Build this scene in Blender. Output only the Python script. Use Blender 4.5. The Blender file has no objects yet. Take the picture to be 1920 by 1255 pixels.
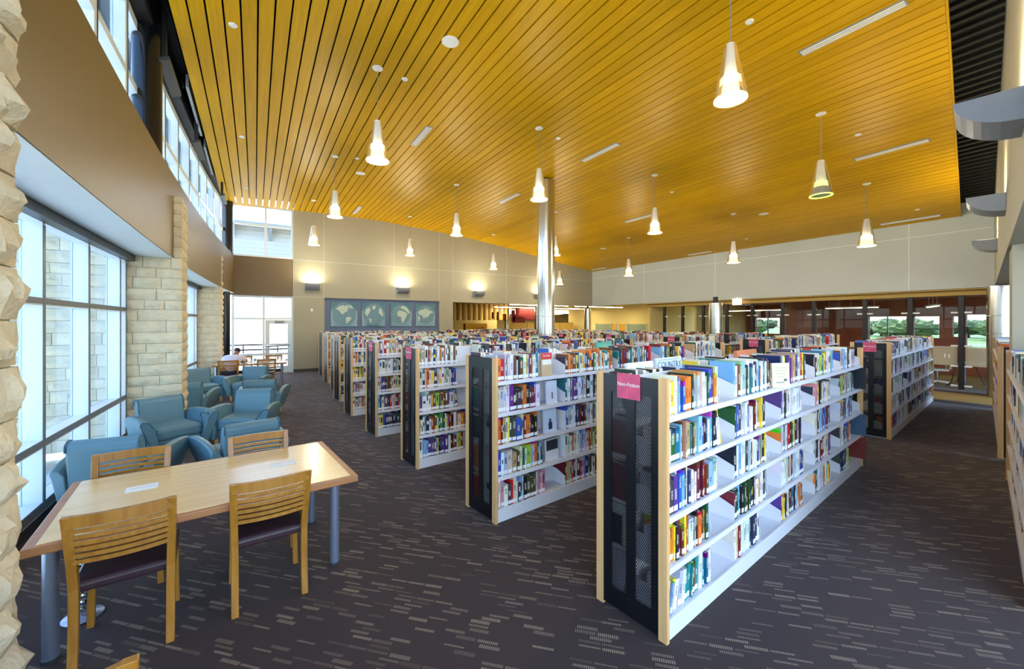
import bpy, bmesh, math, random
import numpy as np
from mathutils import Vector, Matrix, noise as mnoise
random.seed(7)
SC = bpy.context.scene
COL = SC.collection
# ------------------------------------------------------------------ camera
CAM_H = 1.88
YAW = math.radians(57.7)          # view direction measured from the back wall direction (world X)
cam_d = bpy.data.cameras.new('camera'); cam = bpy.data.objects.new('camera', cam_d); COL.objects.link(cam)
cam.location = (0, 0, CAM_H); cam.rotation_euler = (math.pi/2, 0, YAW - math.pi/2)
cam_d.sensor_fit = 'HORIZONTAL'; cam_d.sensor_width = 36.0
cam_d.lens = 762.0/1920.0*36.0
cam_d.shift_y = -(627.5-605.0)/1920.0
cam_d.clip_start = 0.05; cam_d.clip_end = 400
SC.camera = cam
# ------------------------------------------------------------------ world, sun, exposure
w = bpy.data.worlds.new('sky'); SC.world = w; w.use_nodes = True
nt = w.node_tree; bg = nt.nodes['Background']
sky = nt.nodes.new('ShaderNodeTexSky'); sky.sky_type = 'NISHITA'; sky.sun_disc = False
sky.sun_elevation = math.radians(50); sky.sun_rotation = math.radians(20); sky.air_density = 1.0; sky.dust_density = 2.0
nt.links.new(sky.outputs[0], bg.inputs[0]); bg.inputs[1].default_value = 0.92
sun_d = bpy.data.lights.new('sun', 'SUN'); sun_d.energy = 5.0; sun_d.angle = 0.01; sun_d.color = (1.0, 0.95, 0.86)
sun = bpy.data.objects.new('sun', sun_d); COL.objects.link(sun)
sun.rotation_euler = Vector((0.03, -0.16, -0.98)).to_track_quat('-Z', 'Y').to_euler()
VS = SC.view_settings
VS.view_transform = 'Standard'; VS.look = 'None'; VS.gamma = 1.0; VS.use_curve_mapping = False
VS.exposure = 0.80
PENDANT_W = 46.0
SCONCE_W = 19.0

# ------------------------------------------------------------------ helpers
def lin(r, g, b):
    f = lambda v: (v/255/12.92) if v/255 <= 0.04045 else ((v/255+0.055)/1.055)**2.4
    return (f(r), f(g), f(b), 1.0)
class MB:
    def __init__(s): s.v = []; s.f = []
    def add(s, vs, fs):
        o = len(s.v); s.v += [tuple(p) for p in vs]; s.f += [tuple(i+o for i in q) for q in fs]; return s
    def box(s, x0, x1, y0, y1, z0, z1):
        return s.add([(x0,y0,z0),(x1,y0,z0),(x1,y1,z0),(x0,y1,z0),(x0,y0,z1),(x1,y0,z1),(x1,y1,z1),(x0,y1,z1)],
                     [(0,3,2,1),(4,5,6,7),(0,1,5,4),(1,2,6,5),(2,3,7,6),(3,0,4,7)])
    def hexa(s, p):   # 8 points: bottom ring 0-3, top ring 4-7
        return s.add(p, [(0,3,2,1),(4,5,6,7),(0,1,5,4),(1,2,6,5),(2,3,7,6),(3,0,4,7)])
    def prism(s, poly, axis, a, b):
        n = len(poly)
        def P(u, v, t): return {'x': (t,u,v), 'y': (u,t,v), 'z': (u,v,t)}[axis]
        vs = [P(u,v,a) for u,v in poly] + [P(u,v,b) for u,v in poly]
        fs = [tuple(range(n))[::-1], tuple(range(n,2*n))] + [(i,(i+1)%n,(i+1)%n+n,i+n) for i in range(n)]
        return s.add(vs, fs)
    def lathe(s, prof, seg=20, cx=0, cy=0, cap0=True, cap1=True):
        n = len(prof); vs = []; fs = []
        for r, z in prof:
            for k in range(seg):
                a = 2*math.pi*k/seg; vs.append((cx+r*math.cos(a), cy+r*math.sin(a), z))
        for i in range(n-1):
            for k in range(seg):
                k2 = (k+1)%seg; fs.append((i*seg+k, i*seg+k2, (i+1)*seg+k2, (i+1)*seg+k))
        if cap0: fs.append(tuple(range(seg))[::-1])
        if cap1: fs.append(tuple(range((n-1)*seg, n*seg)))
        return s.add(vs, fs)
    def cyl(s, cx, cy, z0, z1, r, seg=20): return s.lathe([(r,z0),(r,z1)], seg, cx, cy)
    def tube(s, pts, r, seg=8):
        pts = [Vector(p) for p in pts]; n = len(pts); rs = r if isinstance(r, (list, tuple)) else [r]*n
        vs = []; fs = []
        for i, p in enumerate(pts):
            d = (pts[min(i+1,n-1)]-pts[max(i-1,0)]).normalized()
            up = Vector((0,0,1)) if abs(d.z) < 0.95 else Vector((1,0,0))
            a = d.cross(up).normalized(); b = a.cross(d).normalized()
            for k in range(seg):
                t = 2*math.pi*k/seg; vs.append(p + rs[i]*(math.cos(t)*a + math.sin(t)*b))
        for i in range(n-1):
            for k in range(seg):
                k2 = (k+1)%seg; fs.append((i*seg+k, (i+1)*seg+k, (i+1)*seg+k2, i*seg+k2))
        fs.append(tuple(range(seg))); fs.append(tuple(range((n-1)*seg, n*seg))[::-1])
        return s.add(vs, fs)
    def sweep(s, rings, close=False):  # rings: list of equal-length closed loops
        n = len(rings[0]); vs = [p for r in rings for p in r]; fs = []
        for i in range(len(rings)-1):
            for k in range(n):
                k2 = (k+1)%n; fs.append((i*n+k, i*n+k2, (i+1)*n+k2, (i+1)*n+k))
        fs.append(tuple(range(n))[::-1]); fs.append(tuple(range((len(rings)-1)*n, len(rings)*n)))
        return s.add(vs, fs)
    def mesh(s, name):
        me = bpy.data.meshes.new(name); me.from_pydata(s.v, [], s.f); me.update(); return me
    def build(s, name, m=None, parent=None, smooth=False, bevel=0, subsurf=0, fix=False):
        me = s.mesh(name)
        if fix or smooth:
            bm = bmesh.new(); bm.from_mesh(me); bmesh.ops.recalc_face_normals(bm, faces=bm.faces); bm.to_mesh(me); bm.free()
        o = bpy.data.objects.new(name, me); COL.objects.link(o)
        if m: me.materials.append(m)
        if parent: o.parent = parent
        if smooth:
            me.polygons.foreach_set('use_smooth', [True]*len(me.polygons))
        if bevel:
            b = o.modifiers.new('bevel', 'BEVEL'); b.width = bevel; b.segments = 2; b.limit_method = 'ANGLE'; b.angle_limit = 0.6
        if subsurf:
            b = o.modifiers.new('sub', 'SUBSURF'); b.levels = subsurf; b.render_levels = subsurf
        if smooth and not subsurf: sharp(me)
        return o
def sharp(me, ang=0.7):
    try: me.set_sharp_from_angle(angle=ang)
    except Exception: pass
def tag(o, label=None, cat=None, group=None, kind=None):
    if label: o['label'] = label
    if cat: o['category'] = cat
    if group: o['group'] = group
    if kind: o['kind'] = kind
    return o
def empty(name, loc=(0,0,0), rz=0, label=None, cat=None, group=None, kind=None):
    o = bpy.data.objects.new(name, None); COL.objects.link(o); o.location = loc; o.rotation_euler = (0,0,rz)
    o.empty_display_size = 0.1
    return tag(o, label, cat, group, kind)
def struct(o, label=None): return tag(o, label, None, None, 'structure')
def copy_tree(o, parent=None):
    c = o.copy(); COL.objects.link(c)
    if parent: c.parent = parent
    for ch in list(o.children): copy_tree(ch, c)
    return c
def text(body, size, loc, rot, m, parent, name='lettering', ext=0.0006):
    cu = bpy.data.curves.new(name, 'FONT'); cu.body = body; cu.size = size; cu.align_x = 'CENTER'; cu.align_y = 'CENTER'
    cu.extrude = ext; cu.materials.append(m)
    tmp = bpy.data.objects.new(name, cu); COL.objects.link(tmp)
    bpy.context.view_layer.update()
    me = bpy.data.meshes.new_from_object(tmp.evaluated_get(bpy.context.evaluated_depsgraph_get()))
    bpy.data.objects.remove(tmp); me.name = name
    o = bpy.data.objects.new(name, me); COL.objects.link(o); o.location = loc; o.rotation_euler = rot; o.parent = parent
    return o

# ------------------------------------------------------------------ materials
def newmat(name):
    m = bpy.data.materials.new(name); m.use_nodes = True
    return m, m.node_tree, m.node_tree.nodes, m.node_tree.links, m.node_tree.nodes['Principled BSDF']
def mat(name, col, rough=0.5, metal=0.0, var=0.06, scale=8.0, bump=0.0, stretch=None, spec=None, coat=0, bscale=None):
    m, t, N, L, b = newmat(name)
    b.inputs['Roughness'].default_value = rough; b.inputs['Metallic'].default_value = metal
    if spec is not None: b.inputs['Specular IOR Level'].default_value = spec
    if coat: b.inputs['Coat Weight'].default_value = coat; b.inputs['Coat Roughness'].default_value = 0.15
    tc = N.new('ShaderNodeTexCoord'); mp = N.new('ShaderNodeMapping'); L.new(tc.outputs['Object'], mp.inputs[0])
    if stretch: mp.inputs['Scale'].default_value = stretch
    nz = N.new('ShaderNodeTexNoise'); nz.inputs['Scale'].default_value = scale; nz.inputs['Detail'].default_value = 4
    L.new(mp.outputs[0], nz.inputs['Vector'])
    mx = N.new('ShaderNodeMix'); mx.data_type = 'RGBA'
    c = Vector(col[:3])
    mx.inputs['A'].default_value = (*(c*(1-var*2)), 1); mx.inputs['B'].default_value = (*[min(1, v*(1+var*2)) for v in c], 1)
    L.new(nz.outputs['Fac'], mx.inputs['Factor']); L.new(mx.outputs['Result'], b.inputs['Base Color'])
    if bump:
        bp = N.new('ShaderNodeBump'); bp.inputs['Strength'].default_value = bump; bp.inputs['Distance'].default_value = 0.01
        if bscale:
            n2 = N.new('ShaderNodeTexNoise'); n2.inputs['Scale'].default_value = bscale; n2.inputs['Detail'].default_value = 5
            L.new(mp.outputs[0], n2.inputs['Vector']); L.new(n2.outputs['Fac'], bp.inputs['Height'])
        else: L.new(nz.outputs['Fac'], bp.inputs['Height'])
        L.new(bp.outputs[0], b.inputs['Normal'])
    return m
def emit(name, col, strength):
    m, t, N, L, b = newmat(name)
    b.inputs['Base Color'].default_value = col; b.inputs['Emission Color'].default_value = col; b.inputs['Emission Strength'].default_value = strength
    return m
def glassmat(name, tint=(0.95,0.98,1,1), gloss=0.12, rough=0.0, frost=0.0, frostcol=(0.8,0.85,0.8,1)):
    m, t, N, L, b = newmat(name); N.remove(b); out = N['Material Output']
    tr = N.new('ShaderNodeBsdfTransparent'); tr.inputs[0].default_value = tint
    gl = N.new('ShaderNodeBsdfGlossy'); gl.inputs['Roughness'].default_value = rough; gl.inputs[0].default_value = (1,1,1,1)
    lw = N.new('ShaderNodeLayerWeight'); lw.inputs[0].default_value = 0.25
    mr = N.new('ShaderNodeMapRange'); mr.inputs['To Min'].default_value = gloss*0.3; mr.inputs['To Max'].default_value = gloss*3.0
    L.new(lw.outputs['Fresnel'], mr.inputs[0])
    mx = N.new('ShaderNodeMixShader'); L.new(mr.outputs[0], mx.inputs[0]); L.new(tr.outputs[0], mx.inputs[1]); L.new(gl.outputs[0], mx.inputs[2])
    last = mx
    if frost:
        df = N.new('ShaderNodeBsdfDiffuse'); df.inputs[0].default_value = frostcol
        m2 = N.new('ShaderNodeMixShader'); m2.inputs[0].default_value = frost
        L.new(mx.outputs[0], m2.inputs[1]); L.new(df.outputs[0], m2.inputs[2]); last = m2
    L.new(last.outputs[0], out.inputs[0])
    return m
M = {}
M['wall'] = mat('painted_wall', lin(162,158,138), 0.7, var=0.02, scale=1.5)
M['wall_warm'] = mat('tan_wall_panel', lin(106,86,50), 0.45, var=0.04, scale=3, stretch=(6,6,0.4))
M['wall_pale'] = mat('pale_grey_wall', lin(188,194,190), 0.65, var=0.02, scale=1.5)
M['cream'] = mat('cream_wall', lin(226,206,140), 0.7, var=0.03, scale=1)
M['soffit_white'] = mat('white_soffit', lin(228,236,234), 0.6, var=0.02)
M['soffit_ochre'] = mat('ochre_soffit', lin(176,140,52), 0.5, var=0.03)
M['rust'] = mat('rust_red_wall', lin(134,62,32), 0.6, var=0.04, scale=2)
M['stone_warm'] = mat('limestone', lin(214,200,168), 0.9, var=0.10, scale=9, bump=1.0, bscale=40)
M['mortar'] = mat('mortar', lin(190,180,156), 0.95, var=0.08, scale=30, bump=0.4)
M['frame_white'] = mat('white_aluminium_frame', lin(222,232,238), 0.35, var=0.02)
M['frame_grey'] = mat('grey_mullion_cap', lin(112,116,122), 0.4, var=0.04)
M['frame_dark'] = mat('dark_bronze_metal', lin(52,54,58), 0.4, var=0.05)
M['black'] = mat('black_paint', lin(22,22,24), 0.5, var=0.1)
M['black_gloss'] = mat('glossy_black_column', lin(16,18,22), 0.18, var=0.1)
M['deck'] = mat('black_deck', lin(6,6,7), 0.7, var=0.2)
M['duct'] = mat('black_foil_duct', lin(24,26,28), 0.2, metal=0.6, var=0.2, scale=12, bump=0.6)
M['steel'] = mat('brushed_stainless', lin(205,204,200), 0.22, metal=1.0, var=0.03, scale=6, stretch=(1,1,30))
M['chrome'] = mat('chrome', lin(200,204,210), 0.15, metal=1.0, var=0.02)
M['leg_blue'] = mat('silver_painted_leg', lin(150,162,182), 0.3, metal=0.7, var=0.02)
M['shelf'] = mat('white_shelf_steel', lin(222,220,222), 0.42, var=0.02, scale=3)
M['panel_black'] = mat('black_steel_panel', lin(14,16,20), 0.3, var=0.08, scale=4)
M['sconce'] = mat('grey_sconce_metal', lin(140,144,150), 0.4, var=0.03)
M['white'] = mat('white_plastic', lin(236,234,228), 0.4, var=0.02)
M['label_white'] = mat('call_number_label', lin(240,240,238), 0.6, var=0.10, scale=120)
M['paper'] = mat('book_pages', lin(236,226,204), 0.85, var=0.06, scale=60, stretch=(8,1,1))
M['teal'] = mat('teal_vinyl', lin(92,130,142), 0.42, var=0.04, scale=4, bump=0.05, bscale=200)
M['teal_dark'] = mat('teal_piping', lin(52,92,108), 0.5)
M['plum'] = mat('dark_plum_leather', lin(54,34,40), 0.35, var=0.1, bump=0.05, bscale=150)
M['globe_wall'] = mat('slate_blue_wall', lin(96,112,146), 0.55, var=0.03)
M['globe_glass'] = mat('blue_glass_panel', lin(84,124,142), 0.06, var=0.05, scale=2, spec=0.8)
M['globe_disc'] = mat('globe_sea', lin(98,134,152), 0.3, var=0.05)
M['land'] = mat('etched_land', lin(176,196,184), 0.5, var=0.08, scale=10)
M['pink'] = mat('pink_sign_card', lin(206,74,106), 0.4, var=0.22, scale=14)
M['grass'] = mat('lawn', lin(112,132,76), 0.95, var=0.2, scale=0.6)
M['concrete'] = mat('pale_concrete', lin(226,224,216), 0.9, var=0.08, scale=2)
M['brickpath'] = mat('tan_paving', lin(214,176,140), 0.9, var=0.1, scale=5)
M['leaf'] = mat('tree_foliage', lin(66,84,44), 0.85, var=0.45, scale=3)
M['leaf2'] = mat('tree_foliage_pale', lin(96,110,62), 0.85, var=0.4, scale=3)
M['bark'] = mat('bark', lin(80,64,48), 0.9, var=0.2)
M['siding'] = mat('white_siding', lin(214,212,206), 0.6, var=0.02)
M['roofmetal'] = mat('roof_metal', lin(150,156,160), 0.4, var=0.05)
M['ochre_paint'] = mat('yellow_ochre_paint', lin(224,166,38), 0.6, var=0.04)
M['darkred'] = mat('dark_red_fabric', lin(110,14,18), 0.7, var=0.08)
M['wood_pale'] = mat('pale_wood_panel', lin(206,170,92), 0.5, var=0.08, scale=4, stretch=(1,1,8))
M['skin'] = mat('skin', lin(150,104,80), 0.55, var=0.04)
M['shirt'] = mat('pale_lavender_shirt', lin(214,214,236), 0.8, var=0.04)
M['hair'] = mat('black_hair', lin(20,16,16), 0.6, var=0.2, scale=60)
M['jeans'] = mat('dark_trousers', lin(40,44,64), 0.8, var=0.1)
M['glass'] = glassmat('window_glass', (0.67,0.75,0.81,1), 0.08)
M['glass_clear'] = glassmat('partition_glass', (0.96,0.98,0.96,1), 0.05)
M['glass_shade'] = glassmat('clear_lamp_glass', (0.97,0.97,0.97,1), 0.3, 0.05, 0.06, (1,0.95,0.85,1))
M['frost'] = glassmat('frosted_glass_film', (0.9,0.9,0.85,1), 0.08, 0.2, 0.55, lin(204,190,160))
M['glass_pale'] = glassmat('pale_office_glass', (0.85,0.95,0.9,1), 0.1, 0.1, 0.45, lin(190,206,190))
M['lamp_glow'] = emit('lamp_glow', (1.0, 0.84, 0.56, 1), 6.0)
M['lamp_ring'] = emit('lamp_ring_glow', (1.0, 0.78, 0.44, 1), 0.8)
M['lamp_green'] = emit('lamp_green_glow', (0.85, 1.0, 0.18, 1), 1.4)
M['tube'] = emit('fluorescent_tube', (1.0, 0.90, 0.62, 1), 9.0)
M['tube_far'] = emit('warm_tube', (1.0, 0.88, 0.56, 1), 62.0)
M['exit'] = emit('exit_sign_face', (1.0, 0.9, 0.88, 1), 2.0)
M['exit_red'] = emit('exit_sign_red', (0.9, 0.05, 0.08, 1), 1.2)

def woodmat(name, c1, c2, rough, axis, coat=0.0, scale=3.0, spec=0.5):
    m, t, N, L, b = newmat(name)
    tc = N.new('ShaderNodeTexCoord'); mp = N.new('ShaderNodeMapping'); L.new(tc.outputs['Object'], mp.inputs[0])
    sc = {'x': (0.35,9,9), 'y': (9,0.35,9), 'z': (9,9,0.35)}[axis]; mp.inputs['Scale'].default_value = sc
    oi = N.new('ShaderNodeObjectInfo'); cb = N.new('ShaderNodeCombineXYZ'); mu = N.new('ShaderNodeMath'); mu.operation = 'MULTIPLY'; mu.inputs[1].default_value = 37
    L.new(oi.outputs['Random'], mu.inputs[0])
    for i in range(3): L.new(mu.outputs[0], cb.inputs[i])
    L.new(cb.outputs[0], mp.inputs['Location'])
    nz = N.new('ShaderNodeTexNoise'); nz.inputs['Scale'].default_value = scale; nz.inputs['Detail'].default_value = 6; nz.inputs['Distortion'].default_value = 0.6
    L.new(mp.outputs[0], nz.inputs['Vector'])
    cr = N.new('ShaderNodeValToRGB'); cr.color_ramp.elements[0].position = 0.3; cr.color_ramp.elements[1].position = 0.72
    cr.color_ramp.elements[0].color = c1; cr.color_ramp.elements[1].color = c2
    L.new(nz.outputs['Fac'], cr.inputs[0])
    hv = N.new('ShaderNodeHueSaturation'); L.new(cr.outputs[0], hv.inputs['Color'])
    mr = N.new('ShaderNodeMapRange'); mr.inputs['To Min'].default_value = 0.93; mr.inputs['To Max'].default_value = 1.07
    L.new(oi.outputs['Random'], mr.inputs[0]); L.new(mr.outputs[0], hv.inputs['Value'])
    L.new(hv.outputs[0], b.inputs['Base Color']); b.inputs['Roughness'].default_value = rough
    b.inputs['Coat Weight'].default_value = coat; b.inputs['Coat Roughness'].default_value = 0.22
    b.inputs['Specular IOR Level'].default_value = spec
    return m
M['plank'] = woodmat('golden_ceiling_wood', lin(190,145,0), lin(208,161,0), 0.40, 'y', 0.0, 3.0, 0.12)
M['maple'] = woodmat('maple_edge', lin(206,156,98), lin(226,182,124), 0.42, 'z')
M['tabletop'] = woodmat('maple_tabletop', lin(226,192,134), lin(238,208,152), 0.22, 'x', 0.3)
M['table_edge'] = woodmat('brown_table_edge', lin(150,98,58), lin(172,116,70), 0.4, 'x')
M['chair_wood'] = woodmat('honey_chair_wood', lin(146,94,26), lin(174,120,42), 0.34, 'z', 0.2)
M['oak_dark'] = woodmat('brown_oak', lin(134,84,46), lin(160,104,60), 0.4, 'x')

def carpet():
    m, t, N, L, b = newmat('patterned_carpet'); b.inputs['Roughness'].default_value = 0.92; b.inputs['Specular IOR Level'].default_value = 0.25
    tc = N.new('ShaderNodeTexCoord'); mp = N.new('ShaderNodeMapping'); L.new(tc.outputs['Object'], mp.inputs[0]); mp.inputs['Rotation'].default_value = (0,0,math.radians(46))
    sp = N.new('ShaderNodeSeparateXYZ'); L.new(mp.outputs[0], sp.inputs[0])
    def mth(op, a, bb=None):
        n = N.new('ShaderNodeMath'); n.operation = op
        for i, v in enumerate((a, bb)):
            if v is None: continue
            if isinstance(v, (int, float)): n.inputs[i].default_value = v
            else: L.new(v, n.inputs[i])
        return n.outputs[0]
    u, v = sp.outputs[0], sp.outputs[1]
    row = mth('FLOOR', mth('DIVIDE', v, 0.036)); fv = mth('FRACT', mth('DIVIDE', v, 0.036))
    wn = N.new('ShaderNodeTexWhiteNoise'); wn.noise_dimensions = '1D'; L.new(row, wn.inputs['W'])
    uo = mth('ADD', mth('DIVIDE', u, 0.135), mth('MULTIPLY', wn.outputs['Value'], 7.0))
    cell = mth('FLOOR', uo); fu = mth('FRACT', uo)
    cb = N.new('ShaderNodeCombineXYZ'); L.new(cell, cb.inputs[0]); L.new(row, cb.inputs[1])
    w2 = N.new('ShaderNodeTexWhiteNoise'); w2.noise_dimensions = '2D'; L.new(cb.outputs[0], w2.inputs['Vector'])
    on = mth('LESS_THAN', w2.outputs['Value'], 0.30)
    thick = mth('LESS_THAN', mth('ABSOLUTE', mth('SUBTRACT', fv, 0.5)), mth('ADD', mth('MULTIPLY', w2.outputs['Value'], 0.8), 0.14))
    inu = mth('LESS_THAN', mth('ABSOLUTE', mth('SUBTRACT', fu, 0.5)), 0.46)
    st = mth('GREATER_THAN', mth('FRACT', mth('DIVIDE', u, 0.0115)), 0.42)
    mask = mth('MULTIPLY', mth('MULTIPLY', on, thick), mth('MULTIPLY', inu, st))
    sepc = N.new('ShaderNodeSeparateColor'); L.new(w2.outputs['Color'], sepc.inputs[0])
    amp = mth('ADD', mth('MULTIPLY', sepc.outputs[1], 0.8), 0.15)
    mask = mth('MULTIPLY', mask, amp)
    nz = N.new('ShaderNodeTexNoise'); nz.inputs['Scale'].default_value = 160; nz.inputs['Detail'].default_value = 2; L.new(tc.outputs['Object'], nz.inputs['Vector'])
    base = N.new('ShaderNodeMix'); base.data_type = 'RGBA'; base.inputs['A'].default_value = lin(40,31,29); base.inputs['B'].default_value = lin(72,58,54)
    L.new(nz.outputs['Fac'], base.inputs['Factor'])
    mx = N.new('ShaderNodeMix'); mx.data_type = 'RGBA'; mx.inputs['B'].default_value = lin(156,140,116)
    L.new(mask, mx.inputs['Factor']); L.new(base.outputs['Result'], mx.inputs['A']); L.new(mx.outputs['Result'], b.inputs['Base Color'])
    bp = N.new('ShaderNodeBump'); bp.inputs['Strength'].default_value = 0.3; bp.inputs['Distance'].default_value = 0.004
    L.new(nz.outputs['Fac'], bp.inputs['Height']); L.new(bp.outputs[0], b.inputs['Normal'])
    b.inputs['Sheen Weight'].default_value = 0.17; b.inputs['Sheen Roughness'].default_value = 0.4; b.inputs['Sheen Tint'].default_value = (0.9,0.82,0.82,1)
    return m
M['carpet'] = carpet()
M['carpet_ochre'] = mat('ochre_carpet', lin(150,118,50), 0.95, var=0.15, scale=60)
M['carpet_dark'] = mat('dark_carpet_border', lin(60,50,46), 0.95, var=0.1, scale=60)
def perfmat():
    m, t, N, L, b = newmat('perforated_black_steel'); out = N['Material Output']
    b.inputs['Base Color'].default_value = lin(14,16,20); b.inputs['Roughness'].default_value = 0.3
    tc = N.new('ShaderNodeTexCoord'); sp = N.new('ShaderNodeSeparateXYZ'); L.new(tc.outputs['Object'], sp.inputs[0])
    def mth(op, a, bb=None):
        n = N.new('ShaderNodeMath'); n.operation = op
        for i, v in enumerate((a, bb)):
            if v is None: continue
            if isinstance(v, (int, float)): n.inputs[i].default_value = v
            else: L.new(v, n.inputs[i])
        return n.outputs[0]
    p = 0.0125
    zz = mth('DIVIDE', sp.outputs[2], p*0.866); row = mth('FLOOR', zz); fz = mth('SUBTRACT', mth('FRACT', zz), 0.5)
    off = mth('MULTIPLY', mth('MODULO', row, 2.0), 0.5)
    fy = mth('SUBTRACT', mth('FRACT', mth('ADD', mth('DIVIDE', sp.outputs[1], p), off)), 0.5)
    d = mth('ADD', mth('POWER', mth('ABSOLUTE', fy), 2.0), mth('POWER', mth('MULTIPLY', mth('ABSOLUTE', fz), 0.866), 2.0))
    hole = mth('LESS_THAN', d, 0.29*0.29)
    tr = N.new('ShaderNodeBsdfTransparent'); mx = N.new('ShaderNodeMixShader')
    L.new(hole, mx.inputs[0]); L.new(b.outputs[0], mx.inputs[1]); L.new(tr.outputs[0], mx.inputs[2]); L.new(mx.outputs[0], out.inputs[0])
    return m
M['perf'] = perfmat()
def bookmat():
    m, t, N, L, b = newmat('book_cover'); b.inputs['Roughness'].default_value = 0.38
    oi = N.new('ShaderNodeObjectInfo'); tc = N.new('ShaderNodeTexCoord'); sp = N.new('ShaderNodeSeparateXYZ'); L.new(tc.outputs['Generated'], sp.inputs[0])
    def mth(op, a, bb=None):
        n = N.new('ShaderNodeMath'); n.operation = op
        for i, v in enumerate((a, bb)):
            if v is None: continue
            if isinstance(v, (int, float)): n.inputs[i].default_value = v
            else: L.new(v, n.inputs[i])
        return n.outputs[0]
    z = sp.outputs[2]; r = oi.outputs['Random']
    r2 = mth('FRACT', mth('MULTIPLY', r, 17.3)); r3 = mth('FRACT', mth('MULTIPLY', r, 91.7))
    lo = mth('ADD', mth('MULTIPLY', r2, 0.25), 0.35); hi = mth('ADD', lo, mth('ADD', mth('MULTIPLY', r3, 0.2), 0.15))
    band = mth('MULTIPLY', mth('GREATER_THAN', z, lo), mth('LESS_THAN', z, hi))
    cx = mth('LESS_THAN', mth('ABSOLUTE', mth('SUBTRACT', sp.outputs[0], 0.5)), 0.26)
    mp = N.new('ShaderNodeMapping'); mp.inputs['Scale'].default_value = (90,90,220); L.new(tc.outputs['Object'], mp.inputs[0])
    nz = N.new('ShaderNodeTexNoise'); nz.inputs['Scale'].default_value = 1.0; L.new(mp.outputs[0], nz.inputs['Vector'])
    let = mth('GREATER_THAN', nz.outputs['Fac'], 0.5)
    mask = mth('MULTIPLY', mth('MULTIPLY', band, cx), let)
    top = mth('MULTIPLY', mth('GREATER_THAN', z, mth('SUBTRACT', 0.98, mth('MULTIPLY', r3, 0.14))), mth('GREATER_THAN', r2, 0.55))
    hs = N.new('ShaderNodeHueSaturation'); L.new(oi.outputs['Color'], hs.inputs['Color']); hs.inputs['Saturation'].default_value = 1.2
    L.new(mth('ADD', mth('MULTIPLY', r3, 0.6), 0.2), hs.inputs['Hue']); hs.inputs['Value'].default_value = 0.7
    bw = N.new('ShaderNodeRGBToBW'); L.new(oi.outputs['Color'], bw.inputs[0])
    inv = mth('LESS_THAN', bw.outputs[0], 0.25)
    tcx = N.new('ShaderNodeMix'); tcx.data_type = 'RGBA'; tcx.inputs['A'].default_value = lin(40,40,60); tcx.inputs['B'].default_value = lin(232,222,196); L.new(inv, tcx.inputs['Factor'])
    m1 = N.new('ShaderNodeMix'); m1.data_type = 'RGBA'; L.new(top, m1.inputs['Factor']); L.new(oi.outputs['Color'], m1.inputs['A']); L.new(hs.outputs[0], m1.inputs['B'])
    m2 = N.new('ShaderNodeMix'); m2.data_type = 'RGBA'; L.new(mask, m2.inputs['Factor']); L.new(m1.outputs['Result'], m2.inputs['A']); L.new(tcx.outputs['Result'], m2.inputs['B'])
    L.new(m2.outputs['Result'], b.inputs['Base Color'])
    return m
M['book'] = bookmat()
def vcolmat():
    m, t, N, L, b = newmat('book_mass'); b.inputs['Roughness'].default_value = 0.45
    a = N.new('ShaderNodeVertexColor'); a.layer_name = 'Col'; L.new(a.outputs[0], b.inputs['Base Color']); return m
M['bookmass'] = vcolmat()

# ------------------------------------------------------------------ room shell
YB = 17.3      # back wall
XR = 16.4      # right wall
ZB = 2.92      # underside of the upper walls
PROF = [(-0.95,5.98),(0.2,6.05),(1.2,6.10),(2.3,6.12),(3.7,6.13),(4.8,6.10),(7.1,5.96),(8.5,5.86),(10.6,5.61),(12.6,5.33),(14.5,5.05),(16.4,4.80)]
def zc(x):
    for (a, za), (b_, zb) in zip(PROF, PROF[1:]):
        if x <= b_: return za+(zb-za)*(x-a)/(b_-a)
    return PROF[-1][1]
def xb(y): return -1.12 + 0.5*((y-6.5)/10.8)**2*(1 if y > 6.5 else 0.6)     # inner face of the left upper wall
def xw(y): return xb(y) - 0.56                                            # lower window plane
def edge_y(x): return 1.25 + 0.161*(x-6.32)                               # near edge of the wood ceiling

struct(MB().box(-1.75, 17.2, -2.5, YB+0.3, -0.2, 0).build('floor', M['carpet']), 'brown carpet with pale woven dashes')
struct(MB().box(5.0, 24.2, YB+0.3, 50, -0.2, -0.002).build('floor', M['carpet_dark']), 'floor of the rooms beyond the back opening')
struct(MB().box(17.2, 24.2, -4, YB+0.3, -0.2, -0.002).build('floor', M['carpet_ochre']), 'floor of the meeting rooms')
struct(MB().box(14.1, 15.75, 1.7, 12.5, 0, 0.004).build('trim_1', M['carpet_ochre']), 'ochre carpet band in front of the glass partition')
struct(MB().box(15.75, 16.2, 1.7, 12.5, 0, 0.004).build('trim_2', M['carpet_dark']), 'dark carpet border beside the glass partition')
struct(MB().box(13.65, 14.1, 1.7, 12.5, 0, 0.004).build('trim_3', M['carpet_dark']), 'dark carpet border beside the ochre band')

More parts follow.
